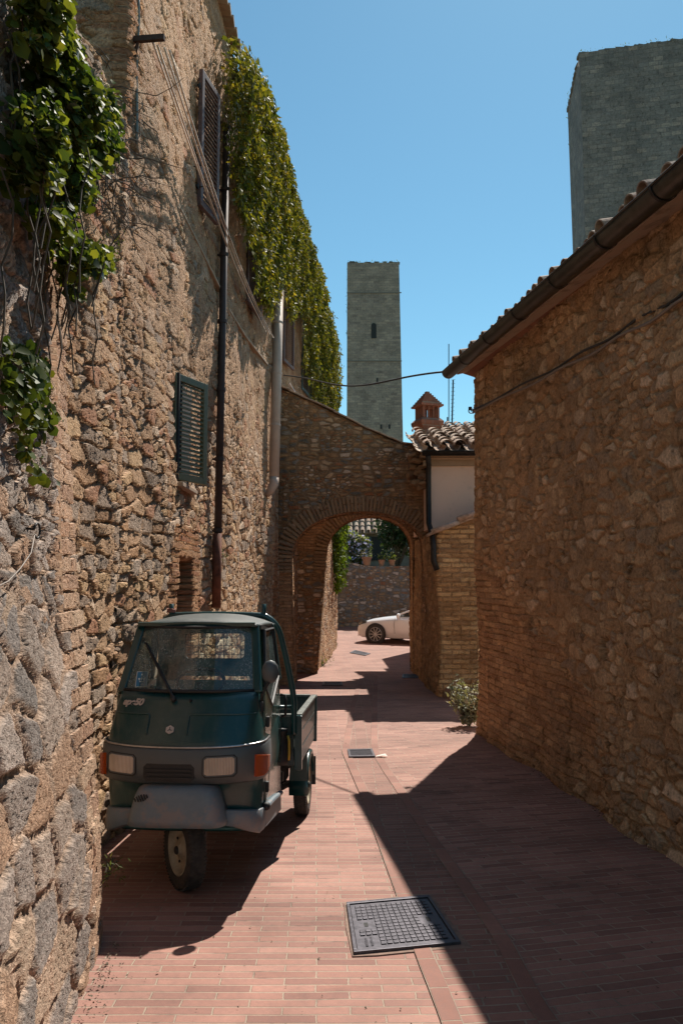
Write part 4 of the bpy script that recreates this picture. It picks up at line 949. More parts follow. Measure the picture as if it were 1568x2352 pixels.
# roof
m = MB(); secs = []
for y, w, z0, dz in ((.165, .362, 1.478, .012), (.17, .370, 1.478, .020), (.25, .382, 1.478, .034), (.40, .392, 1.478, .050), (.55, .398, 1.476, .062), (.68, .398, 1.472, .066), (.76, .395, 1.468, .055), (.785, .385, 1.46, .02)):
    secs.append([(w * s_, y + .012 * abs(s_) ** 3, z0 + dz * (1 - abs(s_) ** 2.6)) for s_ in np.linspace(-1, 1, 25)])
roof = m.loft(secs).build('roof', MS['roofgrey'], ape, smooth=True, solid=.014)
m = MB(); m.loft([[(x, y, 1.470) for x, y in ((-.36, .172), (.36, .172))], [(x, y, 1.492) for x, y in ((-.36, .165), (.36, .165))]]); c = m.build('rain_lip', MS['green'], None, solid=.01); c.parent = roof
# rear wall with window and wire grid
m = MB(); z0, z1 = 1.232, 1.408; hx = .205; rc = .035
inn = []
for cx_, cz_, a0 in ((hx - rc, z1 - rc, 0), (-hx + rc, z1 - rc, 90), (-hx + rc, z0 + rc, 180), (hx - rc, z0 + rc, 270)):
    for k in range(6): a = R(a0 + 18 * k); inn.append((cx_ + rc * math.cos(a), cz_ + rc * math.sin(a)))
out = []
for x, z in inn:
    cx_, cz_ = 0, 1.32; dx_, dz_ = x - cx_, z - cz_; k = min(.385 / abs(dx_) if dx_ else 99, (.15 if dz_ > 0 else .62) / abs(dz_) if dz_ else 99); out.append((cx_ + dx_ * k, cz_ + dz_ * k))
# fill corners
out2 = [(max(-.385, min(.385, x)), z) for x, z in out]
for k in (5, 6): pass
def snap(p):
    return p
for idx, cpt in ((3, (.385, 1.47)), (8, (-.385, 1.47)), (15, (-.42, .70)), (20, (.42, .70))): out2[idx] = cpt
for yy in (.705, .72): pass
m.loft([[(x, .705, z) for x, z in out2], [(x, .705, z) for x, z in inn], [(x, .72, z) for x, z in inn], [(x, .722, z) for x, z in out2]], closed=True)
rwall = m.build('rear_panel', MS['interior'], ape)
m = MB(); m.box((0, .722, .7), (.86, .014, .7)); c = m.build('rear_lower_panel', MS['green'], ape)
m = MB()
for x in np.linspace(-.17, .17, 7): m.tube([(x, .726, z0), (x, .726, z1)], .0022, 4)
for z in np.linspace(z0 + .03, z1 - .03, 3): m.tube([(-hx, .728, z), (hx, .728, z)], .0022, 4)
c = m.build('wire_grid', MS['black'], None); c.parent = rwall
m = MB(); m.tube([(x, .712, z) for x, z in inn + inn[:1]], .006, 6); c = m.build('window_seal', MS['black'], None); c.parent = rwall
# windscreen
m = MB(); secs = []
for z, w, f, e in ((1.105, .395, -.036, .04), (1.23, .378, .032, .10), (1.35, .360, .096, .165), (1.47, .344, .16, .232)):
    secs.append([(w * s_, e + (f - e) * (1 - abs(s_) ** 2.6), z) for s_ in np.linspace(-1, 1, 17)])
scr = m.loft(secs).build('windscreen', MS['glass'], ape, smooth=True)
def scr_pt(s_, z, off=0):
    w = float(np.interp(z, [1.105, 1.47], [.395, .344])); f = float(np.interp(z, [1.105, 1.47], [-.036, .16])); e = float(np.interp(z, [1.105, 1.47], [.04, .232]))
    return Vector((s_, e + (f - e) * (1 - abs(s_ / w) ** 2.6) - off, z))
m = MB(); m.tube([scr_pt(x, 1.105, .006) for x in np.linspace(-.385, .385, 15)], .011, 6); m.tube([scr_pt(x, 1.465, .003) for x in np.linspace(-.335, .335, 13)], .009, 6)
c = m.build('window_seal', MS['black'], None, smooth=True); c.parent = scr
m = MB(); pv = scr_pt(-.065, 1.07, .03); pv.y = fy(-.065, 1.07) - .02; tp = scr_pt(-.295, 1.372, .022); md = pv.lerp(tp, .52)
m.tube([pv, md], [.009, .006], 8).lathe([(0, 0), (.016, 0), (.016, .03), (0, .034)], 10, Matrix.Translation(pv + Vector((0, .01, -.01))) @ Matrix.Rotation(R(65), 4, 'X')).bar(pv.lerp(tp, .30), tp, .008, .018, up=(0, 1, .3)).bar(pv.lerp(tp, .45), pv.lerp(tp, .8), .014, .01, up=(0, 1, .3))
m.build('wiper', MS['black'], ape)
m = MB(); q = Vector((.035, fy(.035, 1.055) - .005, 1.055)); m.tube([q, q + Vector((0, -.022, .008))], [.008, .006], 8); m.build('washer_nozzle', MS['black'], ape)
# permit sticker behind the glass
MS['stick'] = plain('blue_sticker', (.02, .16, .30), .5, 0, .1); MS['stickw'] = plain('white_print', (.62, .66, .66), .6, 0, .05)
cpt = scr_pt(-.285, 1.165, -.004); ang = math.atan2(.196, .365)
Ms = Matrix.Translation(cpt) @ Matrix.Rotation(-ang, 4, 'X') @ Matrix.Rotation(R(-3), 4, 'Y')
stk = MB(Ms).box((0, 0, 0), (.068, .002, .098)).build('permit_sticker', MS['stickw'], ape)
c = MB(Ms).box((0, -.0015, 0), (.060, .002, .090)).build('blue_field', MS['stick'], None); c.parent = stk
m = MB(Ms)
for s_ in (-1, 0, 1): m.add([(s_ * .012, -.003, -.012), (s_ * .012 - .006 + s_ * .004, -.003, .004), (s_ * .014, -.003, .014 - abs(s_) * .006), (s_ * .012 + .006 + s_ * .004, -.003, .004)], [(0, 1, 2, 3)])
m.box((0, -.003, -.016), (.026, .001, .004)).box((0, -.003, .028), (.010, .001, .010))
c = m.build('crest', MS['stickw'], None, solid=.0006); c.parent = stk
# lettering and badge
MS['badge'] = plain('worn_badge_metal', (.55, .47, .42), .45, .3, .1)
cu = bpy.data.curves.new('t', 'FONT'); cu.body = 'ape50'; cu.size = .058; cu.extrude = .003; cu.offset = .0022; cu.shear = .28; cu.space_character = .95; cu.bevel_depth = .0006
to_ = bpy.data.objects.new('t', cu); COL.objects.link(to_); dg = bpy.context.evaluated_depsgraph_get(); me = bpy.data.meshes.new_from_object(to_.evaluated_get(dg)); bpy.data.objects.remove(to_)
for v in me.vertices:
    x, y, z = v.co; X = -.368 + x * .92; Z = 1.030 + y * .80; v.co = (X, fy(X, Z) - .003 - z, Z)
link('lettering', me, MS['badge'], ape)
hx_ = lambda r, o: [(r * math.cos(R(60 * k + 30)), r * math.sin(R(60 * k + 30))) for k in range(6)]
cb = Vector((-.058, fy(-.058, .905) - .004, .905)); Mh = Matrix.Translation(cb) @ Matrix.Rotation(R(90 - 30), 4, 'X')
bd = MB(Mh).prism(hx_(.026, 0), 0, .006).build('hexagonal_badge', MS['badge'], ape, bevel=.001)
m = MB(Mh)
for k in range(3): a = R(90 + 120 * k); m.bar((0, 0, .0075), (.014 * math.cos(a), .014 * math.sin(a), .0075), .005, .002)
c = m.build('emblem', MS['fascia2'], None); c.parent = bd
# mirrors
for sg in (1,):
    m = MB(); m.tube([(sg * .415, .06, 1.02), (sg * .428, .04, 1.08), (sg * .455, .035, 1.13), (sg * .470, .045, 1.16)], [.010, .008, .008, .012], 8); m.box((sg * .42, .06, 1.01), (.03, .05, .06))
    mir = m.build('mirror', MS['black'], ape, smooth=True, bevel=.003)
    m = MB(Matrix.Translation((sg * .474, .05, 1.212)) @ Matrix.Rotation(R(12 * sg), 4, 'Z') @ Matrix.Diagonal((.052, .030, .068, 1)))
    m.lathe([(0.001, -1), (.5, -.87), (.86, -.5), (1, 0), (.86, .5), (.5, .87), (.001, 1)], 20); c = m.build('mirror_shell', MS['fascia2'], None, smooth=True); c.parent = mir
# hoop over the bed front
hp_ = [(.520, .86, .72), (.520, .86, .84), (.518, .855, .95), (.490, .84, 1.12), (.445, .82, 1.32), (.425, .81, 1.40), (.395, .80, 1.46), (.345, .795, 1.505), (.28, .79, 1.522)]
path = hp_ + [(0, .79, 1.528)] + [(-x, y, z) for x, y, z in hp_[::-1]]
sm = []
for i in range(len(path) - 1):
    for k in range(4):
        t = k / 4; p0, p1, p2, p3 = [Vector(path[max(0, min(len(path) - 1, i + j))]) for j in (-1, 0, 1, 2)]
        sm.append(.5 * (2 * p1 + (p2 - p0) * t + (2 * p0 - 5 * p1 + 4 * p2 - p3) * t * t + (3 * p1 - p0 - 3 * p2 + p3) * t ** 3))
hoop = MB().tube(sm + [path[-1]], .021, 12).build('ladder_hoop', MS['green'], ape, smooth=True)
for x in (-.325, .315):
    c = MB().tube([(x, .79, 1.50), (x, .79, 1.60)], .017, 10).build('peg', MS['green'], None, smooth=True); c.parent = hoop
m = MB()
for k in range(3): m.tube([(-.325 + .026 * math.cos(t), .79 + .026 * math.sin(t), 1.546 + .008 * k + .003 * math.sin(3 * t)) for t in np.linspace(0, 6.28, 12)], .006, 5)
c = m.build('wound_cord', plain('red_cord', (.30, .12, .09), .8), None); c.parent = hoop
MB().tube([(.30, .85, .90), (.51, .86, .90)], .014, 8).build('hoop_brace', MS['green'], ape, smooth=True)
# load bed
BX, BY0, BY1, BZ0, BZ1 = .548, .885, 1.99, .505, .838
bed = tag(MB().box((0, (BY0 + BY1) / 2, .52), (BX * 2 - .06, BY1 - BY0 - .06, .03)).build('load_bed', MS['bedgrey'], ape))
def board(p0, p1, nm='side_board'):
    p0, p1 = Vector(p0), Vector(p1); hgt = (BZ1 - BZ0) / 3; m = MB()
    for k in range(3): m.bar(p0 + Vector((0, 0, hgt * (k + .5))), p1 + Vector((0, 0, hgt * (k + .5))), .022, hgt - .008)
    m.bar(p0 + Vector((0, 0, hgt * 1.5)), p1 + Vector((0, 0, hgt * 1.5)), .012, hgt * 3)
    c = m.build(nm, MS['bedgrey'], None, bevel=.003); c.parent = bed
    m = MB(); m.bar(p0 + Vector((0, 0, hgt * 3 + .004)), p1 + Vector((0, 0, hgt * 3 + .004)), .044, .02); d = m.build('top_rail', MS['bedrail'], None, bevel=.004); d.parent = c if 0 else bed
MS['bedrail'] = plain('worn_rail', (.12, .13, .115), .5, 0, .4, 18)
board((BX, BY0, BZ0), (BX, BY1, BZ0)); board((-BX, BY0, BZ0), (-BX, BY1, BZ0)); board((-BX + .03, BY0, BZ0), (BX - .03, BY0, BZ0), 'front_board'); board((-BX + .03, BY1, BZ0), (BX - .03, BY1, BZ0), 'tailboard')
for x in (-BX, BX):
    for y in (BY0, BY1):
        c = MB().box((x, y, (BZ0 + BZ1) / 2 - .01), (.05, .05, BZ1 - BZ0 + .03)).build('corner_post', MS['green'], None, bevel=.004); c.parent = bed
# chassis under the bed
m = MB()
for x in (-.22, .22): m.box((x, 1.25, .42), (.05, 1.5, .07))
for y in (.85, 1.3, 1.85): m.box((0, y, .44), (.9, .05, .06))
m.tube([(-.46, 1.62, .22), (.46, 1.62, .22)], .028).box((0, 1.55, .33), (.35, .4, .22)).box((.36, 1.4, .36), (.10, .16, .10)).tube([(.40, 1.15, .30), (.42, 1.62, .24)], .022, 8)
m.build('chassis', MS['iron'], ape)
# canister with yellow strap between cab and bed
can = MB().lathe([(0, .545), (.055, .55), (.062, .58), (.060, .66), (.048, .70), (.045, .76), (.052, .765), (.052, .785), (0, .79)], 18, Matrix.Translation((.43, .81, -.02))).build('air_filter', MS['black'], ape, smooth=True)
c = MB().tube([(.492, .80, .56), (.496, .80, .60), (.494, .80, .69), (.485, .80, .72)], .009, 6).build('yellow_hose', plain('yellow_plastic', (.62, .36, .04), .5), None, smooth=True); c.parent = can
def wheel(x, y, steer=0, spokes=False):
    Mw = Matrix.Translation((x, y, .217)) @ Matrix.Rotation(steer, 4, 'Z') @ Matrix.Rotation(R(90), 4, 'Y')
    tw = .050
    ty = MB(Mw).lathe([(.135, -tw * .8), (.150, -tw * .95), (.178, -tw * 1.04), (.200, -tw * .95), (.211, -tw * .72), (.2145, -tw * .3), (.2145, tw * .3), (.211, tw * .72), (.200, tw * .95), (.178, tw * 1.04), (.150, tw * .95), (.135, tw * .8)], 44)
    for k in range(66):
        a = 2 * math.pi * k / 66
        for j, off in enumerate((-.75, -.25, .25, .75)):
            aa = a + (.5 * (j % 2)) * 2 * math.pi / 66; r = .2145 - .004 * abs(off) ** 3 * 1.2
            Mt = Matrix.Rotation(aa, 4, 'Z') @ Matrix.Translation((r, 0, off * tw)) @ Matrix.Rotation(.5 if j % 2 else -.5, 4, 'X')
            ty.box((0, 0, 0), (.007, .011, .019), Mt)
    wh = ty.build('wheel', MS['tyre'], ape, smooth=False)
    rm = MB(Mw)
    for s_ in (-1, 1):
        rm.lathe([(.136, s_ * tw * .82), (.140, s_ * tw * .93), (.133, s_ * tw * .95), (.124, s_ * tw * .6), (.118, s_ * tw * .25), (.07, s_ * tw * .15), (.055, s_ * tw * .55), (.03, s_ * tw * .62), (.028, s_ * tw * .9), (0, s_ * tw * .92)], 32)
    c = rm.build('rim', MS['rimpaint'], None, smooth=True); c.parent = wh
    hb = MB(Mw)
    for s_ in (-1, 1):
        hb.lathe([(.022, s_ * tw * .6), (.024, s_ * tw * 1.0), (.018, s_ * tw * 1.15), (0, s_ * tw * 1.18)], 12)
        for k in range(4): a = 2 * math.pi * k / 4 + .5; hb.lathe([(0, s_ * tw * .2), (.008, s_ * tw * .2), (.008, s_ * tw * .34), (0, s_ * tw * .36)], 6, Matrix.Translation((.088 * math.cos(a), .088 * math.sin(a), 0)))
    c = hb.build('hub', MS['black'], None); c.parent = wh
    return wh
wheel(0, .0, R(36)); wheel(.50, 1.62); wheel(-.50, 1.62)
m = MB(); m.tube([(.09, .05, .22), (.10, .06, .42), (0, .06, .50)], .022, 8).tube([(0, .06, .45), (0, .10, .8)], .03, 8); m.build('fork', MS['iron'], ape)
for sg in (1, -1):
    m = MB(); secs = []
    for t in np.linspace(R(-8), R(178), 18):
        r = .255; secs.append([(sg * xx, 1.62 - r * math.cos(t), .23 + rr * math.sin(t)) for xx, rr in ((.425, r), (.55, r), (.565, r * .97), (.568, r * .86))])
    fd = m.loft(secs).build('rear_fender', MS['green'], ape, smooth=True, solid=.006)
    c = MB().box((sg * .50, 1.885, .27), (.15, .008, .22)).build('mud_flap', MS['black'], None); c.parent = fd
    m = MB(); m.add([(sg * .43, 1.37, .30), (sg * .56, 1.37, .30), (sg * .56, 1.37, .50), (sg * .43, 1.37, .50)], [(0, 1, 2, 3)]); c = m.build('fender_front', MS['green'], None, solid=.006); c.parent = fd

# ------------------------------------------------------------------ white car beyond the arch
MS['white'] = paint_mat('white_car_paint', (.80, .79, .78), (.5, .48, .45), rough=.25, amt=.1, coat=1)
MS['carglass'] = plain('dark_car_glass', (.015, .02, .022), .05, 0, .1, spec=1.0)
MS['alloy'] = plain('alloy_wheel', (.5, .5, .5), .35, .7, .1)
cw = G(865, 1479)
carr = empty('white_car', (cw[0] - .39, cw[1] + 1.1, gz(*cw[:2])), rz=R(-27)); tag(carr, 'white saloon car parked beyond the arches, only its front half in view', 'car')
ST_ = [(0, .55, .30, .50, .56), (.06, .70, .24, .58, .66), (.25, .82, .20, .68, .76), (.60, .89, .19, .76, .86), (1.0, .91, .19, .80, .92), (1.4, .915, .19, .84, .965), (1.65, .92, .19, .86, .985), (2.4, .925, .19, .88, .985), (3.4, .92, .19, .90, .99), (4.1, .90, .20, .90, .99), (4.5, .84, .26, .86, .97), (4.62, .72, .34, .78, .90)]
m = MB(); secs = []
for x, w, zb, zs, zt in ST_:
    h = [(0, zt), (w * .45, zt - .004), (w * .78, zt - .03), (w * .93, zs + .012), (w * .985, zs - .05), (w, zs - .20), (w * .985, zs - .36 if zs - .36 > zb else (zs + zb) / 2 - .05), (w * .96, zb + .04), (w * .9, zb)]
    secs.append([(x, -y, z) for y, z in h[::-1]] + [(x, y, z) for y, z in h[1:]])
cbd = m.loft(secs, caps=True).build('body', MS['white'], carr, smooth=True)
m = MB(); GH = [(1.62, .76, .80, .965, .98), (2.2, .74, .70, .93, 1.20), (2.65, .73, .66, .93, 1.36), (3.1, .73, .65, .93, 1.41), (3.6, .72, .64, .93, 1.35), (4.15, .68, .62, .95, 1.0)]
secs = [[(x, -wb, zb), (x, -lerp(wb, wt, .9), lerp(zb, zt, .88)), (x, -wt * .8, zt), (x, 0, zt + .015), (x, wt * .8, zt), (x, lerp(wb, wt, .9), lerp(zb, zt, .88)), (x, wb, zb)] for x, wb, wt, zb, zt in GH]
m.loft(secs).build('windows', MS['carglass'], carr, smooth=True)
for sg in (-1, 1):
    q = [(x, sg * (lerp(wb, wt, .93) + .012), lerp(zb, zt, .93) + .008) for x, wb, wt, zb, zt in GH]; MB().tube(q, .032, 8).build('roof_pillar', MS['white'], carr, smooth=True)
    m = MB(); m.lathe([(0, -.06), (.085, -.04), (.10, 0), (.085, .05), (0, .06)], 14, Matrix.Translation((1.75, sg * .99, .97)) @ Matrix.Diagonal((.9, 1, 1, 1)) @ Matrix.Rotation(R(90), 4, 'Y')).tube([(1.75, sg * .88, .93), (1.75, sg * .98, .95)], .02, 6)
    m.build('wing_mirror', MS['white'], carr, smooth=True)
    m = MB(); m.loft([[(.10, sg * .66, .60), (.06, sg * .60, .68)], [(.30, sg * .835, .66), (.30, sg * .81, .745)], [(.46, sg * .868, .70), (.50, sg * .85, .765)]]); m.build('headlight', MS['carglass'], carr, solid=-.02)
    for dx_, nm in ((1.60, 'door_gap'), (2.75, 'door_gap')): MB().tube([(dx_, sg * .918, .92), (dx_ - .04, sg * .932, .7), (dx_ - .02, sg * .925, .36)], .005, 4).build(nm, MS['black'], carr)
    for wx_ in (.86, 3.66):
        Mw = Matrix.Translation((wx_, sg * .83, .325)) @ Matrix.Rotation(R(90) * sg, 4, 'X')
        MB(Mw).lathe([(.39, -.10), (.39, -.115), (0, -.115)], 28).build('wheel_arch', MS['black'], carr)
        tyr = MB(Mw).lathe([(.22, .0), (.24, -.115), (.27, -.13), (.31, -.125), (.325, -.09), (.325, .06), (.24, .06)], 32).build('wheel', MS['tyre'], carr, smooth=True)
        r_ = MB(Mw); r_.lathe([(.245, -.125), (.235, -.132), (.225, -.11)], 32).lathe([(0, -.128), (.045, -.126), (.05, -.10)], 14)
        for k in range(10): a = 2 * math.pi * k / 10; r_.bar((.04 * math.cos(a), .04 * math.sin(a), -.115), (.232 * math.cos(a), .232 * math.sin(a), -.118), .024, .014)
        c = r_.build('rim', MS['alloy'], None); c.parent = tyr
MB().box((-.005, 0, .52), (.05, .78, .16)).build('grille', MS['black'], carr, bevel=.02)
MB().box((.05, 0, .30), (.08, 1.2, .07)).build('air_intake', MS['black'], carr, bevel=.02)
m = MB(); m.tube([(.10, -.78, .25), (-.005, -.5, .245), (-.02, 0, .245), (-.005, .5, .245), (.10, .78, .25)], .015, 6).build('front_splitter', MS['white'], carr)
# ------------------------------------------------------------------ leaves
def leaf_mat(name, cols, trans=.48, rough=.5):
    t = T(name); t.t.nodes.remove(t.b); gi = t.n('NewGeometry').outputs['Random Per Island']; c = t.ramp(gi, cols)
    c = t.mix(1.0, c, t.ramp(t.noise(t.tc(), 2.2, 4, .7), [(.3, .42, .5), (.55, .65, .7), (1.25, 1.15, 1.0), (1.5, 1.2, .9)]), 'MULTIPLY')
    d = t.n('BsdfDiffuse', {'Color': c}); l = t.n('BsdfTranslucent', {'Color': t.mix(1.0, c, (1.5, 1.35, .45), 'MULTIPLY')}); g = t.n('BsdfGlossy', {'Color': (1, 1, 1, 1), 'Roughness': rough})
    a = t.n('MixShader', {0: trans, 1: d.outputs[0], 2: l.outputs[0]}); b = t.n('MixShader', {0: t.M('MULTIPLY_ADD', t.n('Fresnel', {0: 1.4}).outputs[0], .14, .0), 1: a.outputs[0], 2: g.outputs[0]})
    t.t.links.new(b.outputs[0], t.o.inputs[0]); return t.m
MS['creeper'] = leaf_mat('creeper_leaf', [(.09, .11, .018), (.15, .165, .024), (.20, .20, .03), (.055, .08, .02), (.25, .22, .035), (.16, .13, .04)])
MS['ivy'] = leaf_mat('ivy_leaf', [(.04, .08, .02), (.08, .125, .025), (.15, .185, .035), (.03, .055, .02), (.21, .23, .045)], trans=.5, rough=.5)
MS['ivy2'] = leaf_mat('far_ivy_leaf', [(.05, .10, .02), (.09, .15, .025), (.13, .18, .03)])
MS['silver'] = leaf_mat('silver_leaf', [(.30, .31, .23), (.40, .40, .31), (.20, .22, .15), (.50, .49, .41)], .2)
MS['weed'] = leaf_mat('weed_leaf', [(.07, .11, .03), (.12, .15, .05), (.16, .16, .06)])
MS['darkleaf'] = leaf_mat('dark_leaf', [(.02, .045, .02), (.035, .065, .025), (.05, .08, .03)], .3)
MS['bloomleaf'] = leaf_mat('bush_leaf', [(.16, .21, .11), (.24, .28, .17), (.10, .15, .08), (.32, .35, .24)], .6)
MS['bloom'] = plain('lilac_flower', (.50, .44, .58), .8)
MS['twig'] = plain('dry_twig', (.13, .10, .075), .9, 0, .35); MS['stem'] = plain('woody_stem', (.08, .06, .04), .9, 0, .3)
LEAF = {'round': ([(0, 0, 0), (-.42, .30, .05), (-.40, .72, .04), (0, 1.0, -.10), (.40, .72, .04), (.42, .30, .05), (0, .5, -.04)], [(0, 6, 1), (1, 6, 2), (2, 6, 3), (3, 6, 4), (4, 6, 5), (5, 6, 0)]),
        'point': ([(0, 0, 0), (-.30, .38, .07), (0, 1, -.08), (.30, .38, .07), (0, .4, -.02)], [(0, 4, 1), (1, 4, 2), (2, 4, 3), (3, 4, 0)]),
        'thin': ([(0, 0, 0), (-.11, .5, .02), (0, 1, 0), (.11, .5, .02)], [(0, 3, 1), (1, 3, 2)])}
def leaves(name, pos, size, normal, kind, mat, parent=None, jit=.8, droop=.5, sj=.35):
    """many leaves: base points pos, facing roughly along normal, tips hanging by droop"""
    v, f = LEAF[kind]; v = np.array(v); f = np.array(f); n = len(pos); pos = np.asarray(pos); nr = np.broadcast_to(np.asarray(normal, float), (n, 3))
    N = nr + rng.normal(0, jit * .5, (n, 3)); N /= np.linalg.norm(N, axis=1)[:, None]
    D = rng.normal(0, 1, (n, 3)) + np.array([0, 0, -droop * 2.5]); D -= N * (D * N).sum(1)[:, None]; D /= np.linalg.norm(D, axis=1)[:, None]
    S = np.cross(D, N); s = size * np.clip(rng.normal(1, sj, n), .4, 1.9)
    V = pos[:, None, :] + s[:, None, None] * (v[None, :, 0:1] * S[:, None, :] + v[None, :, 1:2] * D[:, None, :] + v[None, :, 2:3] * N[:, None, :])
    Q = (np.arange(n) * len(v))[:, None, None] + f[None]
    return npmesh(name, V.reshape(-1, 3), Q.reshape(-1, f.shape[1]), mat, parent, None, smooth=False)
def vnoise(p, s, seed=0):
    """cheap smooth 3-D noise in numpy, about -1..1"""
    q = np.asarray(p) * s; r = 0
    for k, (a, b, c) in enumerate([(1, 1.3, .7), (-.8, 1.1, 1.9), (1.7, -.9, 1.2), (2.3, 1.9, -1.4)]):
        r = r + np.sin(q[:, 0] * a + q[:, 1] * b + q[:, 2] * c + seed + k * 1.7)
    return r / 3
def inpoly(px, py, poly):
    r = np.zeros(len(px), bool); n = len(poly)
    for i in range(n):
        x0, y0 = poly[i]; x1, y1 = poly[(i + 1) % n]; c = ((y0 > py) != (y1 > py)) & (px < (x1 - x0) * (py - y0) / (y1 - y0 + 1e-9) + x0); r ^= c
    return r
def projn(P_):
    z = P_[:, 2] - CH; f = P_[:, 1] * CT + z * ST; u = -P_[:, 1] * ST + z * CT; return 784 + FPX * P_[:, 0] / f, 1176 - FPX * u / f
WXN = lambda y: np.interp(y, [p[1] for p in WALL], [p[0] for p in WALL])
# --- big creeper hanging from the roof edge of the house
cr = tag(empty('creeper', (wx(12), 12, 8.3)), 'yellow-green creeper hanging in a long curtain from the roof edge of the tall stone house', 'creeper')
def creep_thick(y, z):
    top = np.interp(y, [9.2, 11, 15.5, 19, 22.5], [8.35, 8.75, 9.35, 9.3, 8.7]); d = top - z
    base = np.interp(d, [-.1, .15, .6, 1.5, 3.5], [.05, .28, .42, .40, .22]); return base
BLEFT = [(488, 0), (488, 95), (512, 80), (560, 110), (640, 250), (690, 400), (740, 570), (778, 800), (782, 960), (722, 925), (722, 870), (700, 830), (708, 740), (690, 690), (672, 735), (664, 700), (665, 640), (652, 640), (640, 660), (622, 720), (606, 690), (596, 660), (592, 600), (572, 545), (548, 470), (535, 390), (512, 300), (494, 240)]
n = 260000; y = rng.uniform(8.5, 23.5, n); top = np.interp(y, [9.2, 11, 15.5, 19, 22.5], [8.35, 8.75, 9.35, 9.3, 8.7]); z = top - rng.uniform(-.12, 3.9, n) ** 1.0
p0 = np.stack([WXN(y), y, z], 1); cl = vnoise(p0, 2.6) * .5 + vnoise(p0, 6.5, 3) * .5
th = creep_thick(y, z) * (1 + .38 * cl); f = 1 - rng.random(n) ** 2.2 * .85
X = WXN(y) + th * f + .03; p = np.stack([X, y, z], 1); u_, v_ = projn(p)
keep = inpoly(u_ + rng.normal(0, 6, n), v_ + rng.normal(0, 10, n), BLEFT) & ((cl > -.22) | (rng.random(n) < .12))
p = p[keep]; print('creeper', len(p)); p = p[:70000]
nrm = np.stack([np.full(len(p), .9), np.full(len(p), -.25), np.full(len(p), .35)], 1)
to_local(leaves('foliage', p, .064, nrm, 'point', MS['creeper'], None, jit=1.0, droop=.55), cr)
m = MB()
for k in range(60):
    yy = random.uniform(9.5, 22.5); tz = float(np.interp(yy, [9.2, 11, 15.5, 19, 22.5], [8.3, 8.7, 9.3, 9.2, 8.6])); q = []
    for j in range(7): zz = tz - j * .3; q.append((float(WXN(yy)) + float(creep_thick(yy, zz)) * random.uniform(.3, .8), yy + .1 * math.sin(j + k), zz))
    m.tube(q, .008, 4)
to_local(m.build('stems', MS['stem'], None), cr)
# inner mass of old growth behind the leaves (layered branches)
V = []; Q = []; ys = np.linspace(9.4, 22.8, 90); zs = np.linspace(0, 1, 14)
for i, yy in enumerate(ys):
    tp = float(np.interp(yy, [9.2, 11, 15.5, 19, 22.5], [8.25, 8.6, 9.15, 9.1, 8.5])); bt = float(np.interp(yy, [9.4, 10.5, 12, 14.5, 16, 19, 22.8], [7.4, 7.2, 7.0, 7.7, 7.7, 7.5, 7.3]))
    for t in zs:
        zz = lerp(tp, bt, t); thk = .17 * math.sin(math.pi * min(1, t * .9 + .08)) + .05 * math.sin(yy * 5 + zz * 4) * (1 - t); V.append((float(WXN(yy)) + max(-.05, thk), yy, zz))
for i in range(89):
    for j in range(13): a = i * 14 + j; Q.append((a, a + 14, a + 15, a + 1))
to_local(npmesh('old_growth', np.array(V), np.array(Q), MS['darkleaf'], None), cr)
# --- big ivy over the garden wall, near left
iv = tag(empty('ivy', (-1.6, 4.5, 4.9)), 'large glossy round-leaved ivy spilling over the garden wall at the upper left', 'ivy')
POLY1 = [(-60, -60), (150, -60), (150, 60), (205, 185), (262, 215), (262, 330), (262, 375), (205, 390), (205, 455), (150, 470), (160, 540), (255, 590), (235, 630), (180, 600), (150, 600), (188, 690), (160, 670), (118, 590), (100, 640), (90, 735), (68, 735), (50, 640), (10, 640), (-60, 600)]
POLY2 = [(-60, 770), (40, 780), (70, 790), (110, 830), (100, 900), (135, 960), (105, 990), (75, 980), (80, 1040), (100, 1100), (85, 1105), (55, 1040), (40, 960), (0, 930), (-60, 960)]
def bface(y, z): return np.interp(y, [.5, 2.45, 4.06], [-.62, -.965, -1.225]) - np.interp(z, [-.2, .5, 1.1, 1.7, 2.6, 5], [.0, -.01, .05, .17, .235, .25])
def wallx_near(y, z=3.0): return np.where(y < 4.08, bface(y, z), np.interp(y, [4.0, 5.7], [-1.68, -1.62]))
def ivy_pts(n, poly, zr, thick, yr=(2.6, 5.9), sd=0, cut=-.5):
    y = rng.uniform(*yr, n); z = rng.uniform(*zr, n); p0 = np.stack([wallx_near(y), y, z], 1); cl = vnoise(p0, 5, sd) * .5 + vnoise(p0, 13, sd + 2) * .5
    th = thick * (.55 + .45 * cl); X = wallx_near(y) + .03 + np.maximum(.02, th) * (1 - rng.random(n) ** 2 * .8); p = np.stack([X, y, z], 1); a, b = projn(p)
    k = inpoly(a + rng.normal(0, 9, n), b + rng.normal(0, 9, n), poly) & ((cl > cut)); return p[k]
p1 = ivy_pts(110000, POLY1, (3.0, 5.6), .34, cut=-.10)
p2_ = ivy_pts(24000, POLY2, (1.9, 3.4), .12, (2.8, 4.05), 5, cut=-.6)
print('ivy', len(p1), len(p2_)); p1 = p1[:14500]; p2_ = p2_[:480]
to_local(leaves('foliage', p1, .037, (.75, -.35, .6), 'round', MS['ivy'], None, jit=1.2, droop=.5), iv)
m = MB()
for k in range(46):
    q = Vector(p1[random.randrange(len(p1))]); pts = [q + Vector((.02 * math.sin(j * 2 + k), .03 * math.sin(j * 1.3 + k), -.11 * j)) for j in range(random.randint(3, 7))]; m.tube(pts, .004, 4)
to_local(m.build('stems', MS['stem'], None), iv)
iv2 = tag(empty('ivy', (-1.5, 3.6, 3.2)), 'small hanging spray of round-leaved ivy on the near wall, lower left', 'ivy')
